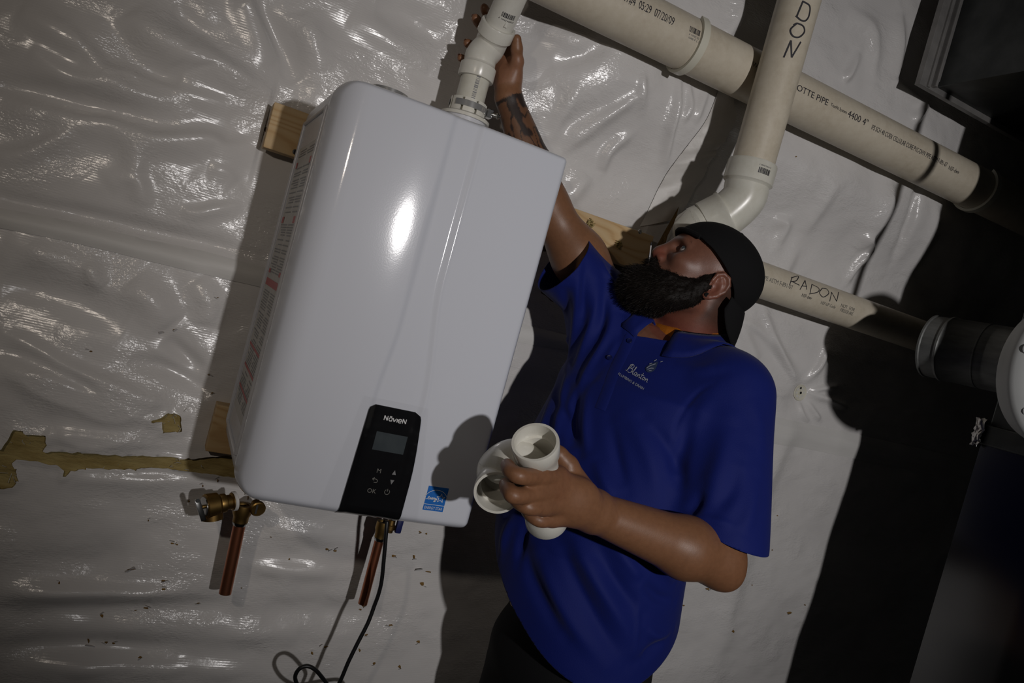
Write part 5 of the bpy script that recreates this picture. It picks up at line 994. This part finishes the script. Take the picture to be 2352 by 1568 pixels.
for pts, amp, wd in FOLD:
    hp = [hit(*p)[0] for p in catmull(pts, 6)]; hp = [h for h in hp if h is not None]
    if len(hp) < 2: continue
    hp = np.array(hp); lo = hp.min(0)-3*wd; hi = hp.max(0)+3*wd; m = np.where(((V > lo) & (V < hi)).all(1))[0]; bd = np.full(len(m), 9.0); bt = np.zeros(len(m)); n = len(hp)-1
    for i in range(n):
        d, t = dline(V[m], hp[i], hp[i+1]); c = d < bd; bd = np.where(c, d, bd); bt = np.where(c, (i+t)/n, bt)
    disp[m] += amp*np.exp(-(bd/wd)**2)*np.sin(math.pi*np.clip(bt, 0.08, 0.92))
disp += 0.004*vnoise(V[:, 0]*9+V[:, 1]*5, V[:, 2]*6, 61)
V = V+NV*disp[:, None]
tree = bvh(V, Q)
# open the hem, the cuffs and the neck
bm = bmesh.new(); me = grid_mesh('polo_shirt', V, Q); bm.from_mesh(me)
ha = PD(1105, 1238, 1.50); hb_ = PD(1238, 1482, 1.37); hc_ = PD(1440, 1640, 1.32)
def cutplane(co, no, cond):
    bm.verts.ensure_lookup_table(); fs = [f for f in bm.faces if cond(f.calc_center_median())]
    g = set(fs)
    for f in fs: g.update(f.edges); g.update(f.verts)
    bmesh.ops.bisect_plane(bm, geom=list(g), dist=0.0002, plane_co=Vector(co), plane_no=Vector(no), clear_inner=False, clear_outer=False)
    n = Vector(no); c = Vector(co); kill = [f for f in bm.faces if cond(f.calc_center_median()) and (f.calc_center_median()-c).dot(n) > 0]
    bmesh.ops.delete(bm, geom=kill, context='FACES')
if hb_ is None: hb_ = P(1238, 1478, -0.45)
hn = np.cross(hb_-ha, hc_-ha); hn = unit(hn); hn = hn if hn[2] < 0 else -hn
cutplane(ha, hn, lambda c: c.z < 0.12)
def outside(c):
    cx = np.interp(c.z, TZ, TXc); cy = np.interp(c.z, TZ, TYc); u = (c.x-cx)*BF[0]+(c.y-cy)*BF[1]; v = (c.x-cx)*BL[0]+(c.y-cy)*BL[1]; return (u/0.175)**2+(v/0.195)**2 > 1.32
lcut = unit(cuffL-lsh); lco = P(1690, 1228, -0.54)
cutplane(lco, unit(-RT*0.36-UP*0.85+FW*0.10), lambda c: c.z < 0.16 and outside(c) and Vector(np.cross(np.array(c)-cuffL, lcut)).length < (0.125 if (c-Vector(cuffL)).dot(Vector(lcut)) < 0.03 else 0.090) and (c-Vector(cuffL)).dot(Vector(lcut)) < 0.13 and (c-Vector(cuffL)).dot(Vector(BL)) > (-0.088 if (c-Vector(cuffL)).dot(Vector(lcut)) < 0.03 else -0.055))
rcut = unit(cuffR-rsh); cutplane(cuffR, rcut, lambda c: (Vector(cuffR)-c).length < 0.16)
nn_ = unit(np.array([BF[0]*0.30, BF[1]*0.30, 1.0])); ncut = neck0+np.array([0, 0, 0.012])+BF*0.0
cutplane(ncut, nn_, lambda c: (Vector((c.x, c.y, 0))-Vector((neck0[0], neck0[1], 0))).length < 0.125 and c.z > 0.38)
bm.to_mesh(me); bm.free()
shirt = link('polo_shirt', me, 'shirt', man, True, 180); shirt['label'] = 'loose royal blue polo shirt'
md = shirt.modifiers.new('thickness', 'SOLIDIFY'); md.thickness = 0.0022; md.offset = -1
# hem stitching lines at the left sleeve and hem come from the fold list; collar and placket
def arcpt(phi, rr, zz): 
    d = BF*math.cos(phi)+BL*math.sin(phi); return neck0+d*rr+np.array([0, 0, zz])+BF*(-0.004)
def collar(name, ph0, ph1, tilt):
    n = 34; V = []; rows = 9
    for i in range(n+1):
        ph = ph0+(ph1-ph0)*i/n; fr = math.cos(ph); lift = -0.016*fr-0.004
        fallw = (0.045+0.022*max(0, fr)**2)*(1.0 if ph < math.pi else 0.72)
        for j in range(rows):
            t = j/(rows-1)
            if t < 0.35: u = t/0.35; r_ = 0.082-0.003*u; z_ = -0.012+0.042*u+lift
            else: u = (t-0.35)/0.65; r_ = 0.0795+0.016*u**0.7+0.024*u*u; z_ = 0.030+0.006*math.sin(u*3.14)-fallw*u+lift
            q = arcpt(ph, r_, z_)
            if t > 0.42:
                h_, n_, _i, _d = tree.find_nearest(Vector(q)); h_ = np.array(h_); n_ = np.array(n_); n_ = n_ if n_@(h_-(neck0-np.array([0, 0, 0.12]))) > 0 else -n_; g_ = 0.0055-0.002*(t > 0.9)
                if (q-h_)@n_ < g_: q = h_+n_*g_
            V.append(q)
    F = [(i*rows+j, i*rows+j+1, (i+1)*rows+j+1, (i+1)*rows+j) for i in range(n) for j in range(rows-1)]
    o = MB().add(np.array(V), F).build(name, 'shirt', shirt, True, 180); m_ = o.modifiers.new('thickness', 'SOLIDIFY'); m_.thickness = 0.0025; m_.offset = 0; return o
collar('collar', math.radians(14), math.radians(338), 0)
n = 40; V = [];
for i in range(n+1):
    ph = 2*math.pi*i/n
    for r_, z_ in ((0.0745, 0.036), (0.0775, 0.037), (0.0795, 0.026), (0.0795, -0.025)): V.append(arcpt(ph, r_, z_-0.020*math.cos(ph)-0.004))
MB().add(np.array(V), [(i*4+j, i*4+j+1, (i+1)*4+j+1, (i+1)*4+j) for i in range(n) for j in range(3)]).build('undershirt_neckband', 'undershirt', man, True, 180)
def drape(name, pl, m, parent, off=0.0012, smooth=True):
    """a decal laid on the shirt: outline points given where they lie"""
    V = [];
    for p in pl:
        h, nr = hit(*p); V.append(h+nr*(off if nr@ray(*p) < 0 else -off))
    return V
pl = [(1462, 742), (1436, 800), (1412, 850), (1392, 905), (1378, 940)]; V = []; F = []
for i, (px, py) in enumerate(catmull(pl, 6)):
    for dx in (-13, -9, 0, 9, 13):
        h, nr = hit(px+dx*0.94, py+dx*0.35)
        if h is None: h = V[-1]; nr = -ray(px, py)
        V.append(h+unit(nr)*(0.0016 if abs(dx) < 12 else 0.0002))
k = len(V)//5; F = [(i*5+j, i*5+j+1, (i+1)*5+j+1, (i+1)*5+j) for i in range(k-1) for j in range(4)]; MB().add(np.array(V), F).build('placket', 'shirt', shirt, True, 180)
for px, py in ((1446, 784), (1400, 822)):
    h, nr = hit(px, py)
    if h is None: continue
    nr = unit(nr); mb = MB(); lathe(mb, h+nr*0.0015, nr, [(0, 0.0055), (0.002, 0.0056), (0.003, 0.0048), (0.0022, 0.0030), (0.0022, 0.0002)], 20); mb.build('button', 'button', shirt)
# embroidered emblem and lettering on the chest
def stitch(name, vf, px0, py0, ang, m, off=0.0015):
    v, f = vf; c, s = math.cos(ang), math.sin(ang); V = []
    for u, w_ in v:
        h, nr = hit(px0+u*c+w_*s, py0+u*s-w_*c)
        if h is None: h = V[-1] if V else P(px0, py0, -0.5); nr = -ray(px0, py0)
        V.append(h+unit(nr)*off)
    return MB().add(np.array(V), f).build(name, m, shirt, False)
cur = [[(1, 4), (4, 2), (8, 10), (14, 24), (12, 26), (7, 18), (6, 6)], [(6, 22), (14, 27), (21, 24), (20, 18), (13, 14)], [(13, 14), (21, 14), (22, 6), (15, 1), (9, 3)],
       [(24, 5), (29, 14), (31, 24), (29, 24), (28, 10), (30, 2), (34, 4)], [(43, 10), (38, 12), (35, 7), (37, 2), (41, 4), (44, 11), (43, 3), (46, 2), (48, 4)], [(48, 10), (50, 3), (51, 9), (55, 11), (56, 4), (58, 2), (61, 5)],
       [(64, 20), (63, 8), (64, 2), (68, 3)], [(58, 13), (71, 14)], [(74, 11), (70, 8), (71, 3), (75, 3), (77, 8), (74, 11), (79, 10)], [(81, 10), (82, 2)], [(82, 6), (86, 11), (89, 9), (89, 3), (93, 3)]]
stitch('embroidered_name', ribbon2d([[(a*0.62, b*0.80) for a, b in s] for s in cur], 1.25, 5), 1436, 852, math.radians(30), 'thread')
stitch('embroidered_line', shift(text2d('PLUMBING & DRAIN', 8.6), 0, 0, sx=0.88), 1419, 861, math.radians(31.5), 'thread')
drop = [(0, 10), (2, 18), (9, 27), (18, 36), (21, 22), (19, 12), (12, 5), (5, 5)]; dc = catmull(drop+[drop[0]], 6)[:-1]; cen = dc.mean(0)
stitch('embroidered_drop', (np.vstack([dc, cen]), [(i, (i+1) % len(dc), len(dc)) for i in range(len(dc))]), 1478, 855, math.radians(28), 'thread_blue')
stitch('embroidered_drop_shine', ribbon2d([[(3, 11), (7, 19), (16, 29)], [(6, 9), (11, 15), (17, 18)], [(10, 8), (15, 11)], [(10, 33), (14, 39)], [(24, 38), (28, 42)], [(4, 22), (8, 27)]], 1.3, 4), 1478, 855, math.radians(28), 'thread', 0.0022)
# ------------------------------------------------------------------ trousers and boots
Tf = Field((0.10, -0.75, FLOOR-0.01), (0.98, -0.05, 0.0), 0.008); hz = -0.20
hipz = np.array([np.interp(-0.22, TZ, TXc), np.interp(-0.22, TZ, TYc), -0.22])
Tf.ell(hipz+np.array([0, 0, -0.03])+BF*0.01, (0.138, 0.172, 0.17), np.stack([BF, BL, [0, 0, 1]]), 0.03)
for s in (-1, 1):
    kn = hipz+BL*0.11*s+BF*0.02; kn[2] = -0.72; an = hipz+BL*0.13*s-BF*0.01; an[2] = FLOOR+0.06; Tf.cap(hipz+BL*0.088*s-(0, 0, 0.10), kn, 0.098, 0.076, 0.03); Tf.cap(kn, an, 0.074, 0.068, 0.02)
V, Q = Tf.mesh(2); V += normals(V, Q)*(0.010*vnoise(V[:, 0]*14+V[:, 1]*9, V[:, 2]*16, 71))[:, None]; V = V[:, :]; keep = (V[Q][:, :, 2].mean(1) < -0.10) & (V[Q][:, :, 2].mean(1) > FLOOR+0.03)
link('trousers', grid_mesh('trousers', V, Q[keep]), 'pants', man, True, 180)
for s in (-1, 1):
    an = hipz+BL*0.13*s-BF*0.01; an[2] = FLOOR; bt = Field(an-0.26, an+0.26, 0.006); bt.cap(an+BF*-0.04+(0, 0, 0.045), an+BF*0.10+(0, 0, 0.042), 0.042, 0.040, 0.01); bt.ell(an+BF*0.15+(0, 0, 0.035), (0.065, 0.048, 0.035), np.stack([BF, BL, [0, 0, 1]]), 0.02); bt.cap(an+(0, 0, 0.06), an+(0, 0, 0.16), 0.052, 0.055, 0.02)
    V, Q = bt.mesh(1); V[:, 2] = np.maximum(V[:, 2], FLOOR); link('boot', grid_mesh('boot', V, Q), 'boot', man, True, 180)
# ------------------------------------------------------------------ backward cap
Cf = Field(HC-0.20, HC+0.20, 0.0028); Cf.ell(hd_(-10, 0, 46), (0.1085, 0.0885, 0.0905), HB, 0.004)
V, Q = Cf.mesh(2); Lq = ((V-HC)@HB.T)*1000
def edge_z(x): return np.interp(x, [-120, -60, -45, -20, 10, 40, 70, 100], [4, 8, 20, 34, 46, 57, 64, 66])
cz_ = Lq[Q][:, :, 2].mean(1); cx_ = Lq[Q][:, :, 0].mean(1); keep = cz_ > edge_z(cx_)
me = grid_mesh('cap', V, Q[keep]); bm = bmesh.new(); bm.from_mesh(me)
for v in bm.verts:
    if v.is_boundary:
        l = HB@(np.array(v.co)-HC)*1000; l[2] = float(edge_z(l[0])); v.co = Vector(hd_(*l))
bm.to_mesh(me); bm.free(); cap_ = link('cap', me, 'cap', man, True, 180); cap_['label'] = 'black snapback cap worn backward'; md = cap_.modifiers.new('thickness', 'SOLIDIFY'); md.thickness = 0.003; md.offset = -1
V = []; nph, nr_ = 30, 9
for i in range(nph+1):
    ph = math.radians(-68+136*i/nph); fx = abs(ph)/math.radians(68); ln_ = 74*(1-0.62*fx**4)
    for j in range(nr_+1):
        u = j/nr_; rx = -10-104*math.cos(ph); ry = 86*math.sin(ph); V.append(hd_(rx-ln_*u*0.50*math.cos(ph)*(1-0.25*u), ry*(1+0.06*u-0.10*u*u), 9+1.0*(1-fx)-ln_*u*(0.84+0.10*u)-2*fx))
F = [(i*(nr_+1)+j, i*(nr_+1)+j+1, (i+1)*(nr_+1)+j+1, (i+1)*(nr_+1)+j) for i in range(nph) for j in range(nr_)]
br = MB().add(np.array(V), F).build('cap_brim', 'cap', cap_, True, 180); md = br.modifiers.new('thickness', 'SOLIDIFY'); md.thickness = 0.003; md.offset = 0
mb = MB(); tube(mb, [hd_(78-0.9*abs(t)*10+0, 46*t, 66+0*t) if False else hd_(-10+108*math.cos(t), 86*math.sin(t), 61+3*math.cos(t)) for t in np.linspace(-0.75, 0.75, 16)], 0.0052, 8); mb.build('snap_strap', 'cap', cap_)
mb = MB(); lathe(mb, hd_(-10, 0, 136), U_, [(0, 0.007), (0.002, 0.0065), (0.004, 0.004), (0.0045, 0.0002)], 16); mb.build('cap_button', 'cap', cap_)
# ------------------------------------------------------------------ beard, moustache and brows
Bf = Field(HC-0.22, HC+0.24, 0.0032)
for s in (-1, 1):
    Bf.chain([hd_(4, 67*s, 22), hd_(6, 66*s, -8), hd_(14, 60*s, -38), hd_(52, 42*s, -74)], [0.0085, 0.015, 0.021, 0.027], 0.015); Bf.chain([hd_(34, 58*s, -22), hd_(62, 46*s, -40), hd_(88, 28*s, -44)], [0.010, 0.015, 0.014], 0.014); Bf.chain([hd_(99, 4*s, -21), hd_(99, 18*s, -26), hd_(90, 29*s, -38)], [0.0075, 0.0085, 0.010], 0.008)
    Bf.chain([hd_(40, 52*s, -60), hd_(70, 36*s, -72)], [0.024, 0.026], 0.02)
Bf.ell(hd_(82, 0, -84), (0.046, 0.048, 0.038), HB, 0.02); Bf.ell(hd_(98, 0, -72), (0.032, 0.034, 0.028), HB, 0.02); Bf.ell(hd_(62, 0, -90), (0.045, 0.048, 0.026), HB, 0.02); Bf.cap(hd_(102, -10, -55), hd_(102, 10, -55), 0.013, None, 0.01)
Bf.cap(hd_(112, -12, -33), hd_(112, 12, -33), 0.0065, None, 0.004, 's')
V, Q = Bf.mesh(2); NB = normals(V, Q); V0_ = V.copy(); V = V+NB*(0.004*vnoise(V[:, 0]*70+V[:, 1]*40, V[:, 2]*70, 81)+0.003*vnoise(V[:, 0]*200, V[:, 2]*200+V[:, 1]*150, 82))[:, None]
beard = link('beard', grid_mesh('beard', V, Q), 'hair', man, True, 180); beard['label'] = 'full dark brown beard and moustache'
mb = MB(); pick = rng.choice(len(V), min(len(V), 9000), replace=False); drp = unit(F_*0.55-U_*0.75); VV = []; FF = []; kk = 0
for i in pick:
    p = V[i]; n = NB[i]; l = HB@(p-HC)*1000; fwd = np.clip((l[0]-20)/80, 0, 1); d = unit(n*0.75+drp*(0.5+0.4*fwd)+rng.normal(0, 0.28, 3)); L_ = rng.uniform(0.006, 0.013)*(0.45+0.75*fwd)
    if l[2] > 5: L_ *= 0.4
    s = unit(np.cross(d, rng.normal(0, 1, 3)))*0.00042; m_ = p+d*L_*0.6; e = p+unit(d+drp*0.5)*L_; VV += [p-s-n*0.001, p+s-n*0.001, m_+s*0.8, m_-s*0.8, e]; FF += [(kk, kk+1, kk+2, kk+3), (kk+3, kk+2, kk+4)]; kk += 5
tag(mb.add(np.array(VV), FF).build('beard_hair', 'hair', beard, False), kind='stuff')
mb = MB(); VV = []; FF = []; kk = 0
for s in (-1, 1):
    for i in range(240):
        u = rng.uniform(0, 1); p = hd_(88-14*u*u-3*u, (12+34*u)*s, 44+4*math.sin(u*2.6)+rng.normal(0, 1.6)); d = unit(S_*s*0.8+U_*rng.uniform(-0.1, 0.5)+F_*0.3); sd = unit(np.cross(d, F_))*0.0005; e = p+d*rng.uniform(0.005, 0.009); VV += [p-sd, p+sd, e]; FF.append((kk, kk+1, kk+2)); kk += 3
tag(mb.add(np.array(VV), FF).build('eyebrow', 'hair', body, False), kind='stuff')
# ------------------------------------------------------------------ the stick between his lips and the fitting in his hand
q0 = hd_(104, 6, -33); q1 = PD(1496, 556, float((q0-CAM)@FW)-0.025); mb = MB(); n_ = np.linalg.norm(q1-q0)
lathe(mb, q0, q1-q0, [(0, 0.0002), (0, 0.0013), (n_-0.006, 0.0013), (n_, 0.0009), (n_, 0.0002)], 12); stick = tag(mb.build('thin_stick', 'print_white', None), 'thin pale stick held between the lips of the bearded man', 'stick')
mb = MB(); dq = unit(q1-q0); lathe(mb, q1-dq*0.0065, dq, [(0, 0.0014), (0.003, 0.0016), (0.0066, 0.0010), (0.0068, 0.0002)], 10); mb.build('stick_tip', 'dark', stick)
tee = thing('tee_fitting', P(1230, 1080, -0.53), 'white plastic wye pipe fitting held in the lowered hand', 'fitting')
T0 = PD(1229, 1014, 1.11); T1 = PD(1256, 1196, 1.26); td = unit(T0-T1); tl = np.linalg.norm(T0-T1)
mb = MB(); sock = [(-0.050, 0.0300), (-0.034, 0.0305), (-0.028, 0.0350), (-0.003, 0.0362), (0.0, 0.0352), (0.0, 0.0312), (-0.0245, 0.0304), (-0.0250, 0.0262), (-0.060, 0.0260)]
lathe(mb, T0, td, sock, 44); bs = [(0.0, 0.0312), (0.0, 0.0352), (0.003, 0.0362), (0.028, 0.0352), (0.034, 0.0310), (tl-0.045, 0.0300)]; lathe(mb, T1, td, bs, 44); lathe(mb, T1, td, [(0.0, 0.0312), (0.024, 0.0304), (0.025, 0.026), (tl-0.05, 0.026)], 44); mb.build('run_body', 'pvc_new', tee)
bc = PD(1141, 1132, 1.145); bd_ = unit(bc-PD(1150, 1074, 1.225)); mb = MB()
m0 = T0-td*0.085; m1 = T0-td*0.062-RT*0.035+UP*0.012; m2 = bc-bd_*0.055-RT*0.004+UP*0.012; tube(mb, catmull([m0, m1, m2, bc-bd_*0.030], 10), 0.0308, 40, False); lathe(mb, bc, bd_, [(-0.036, 0.0300), (-0.030, 0.0345), (-0.003, 0.0362), (0.0, 0.0352), (0.0, 0.0312), (-0.0235, 0.0304), (-0.0240, 0.0260), (-0.055, 0.0255), (-0.060, 0.0002)], 44); mb.build('branch_socket', 'pvc_new', tee)
mb = MB(); g_ = T0-td*0.040; nr_ = -unit(ray(1205, 1060)); mb.add([g_+nr_*0.030-RT*0.012, g_+nr_*0.034-RT*0.012-UP*0.003, g_+nr_*0.030+RT*0.012-UP*0.010, g_+nr_*0.034+RT*0.010-UP*0.013], [(0, 1, 3, 2)])
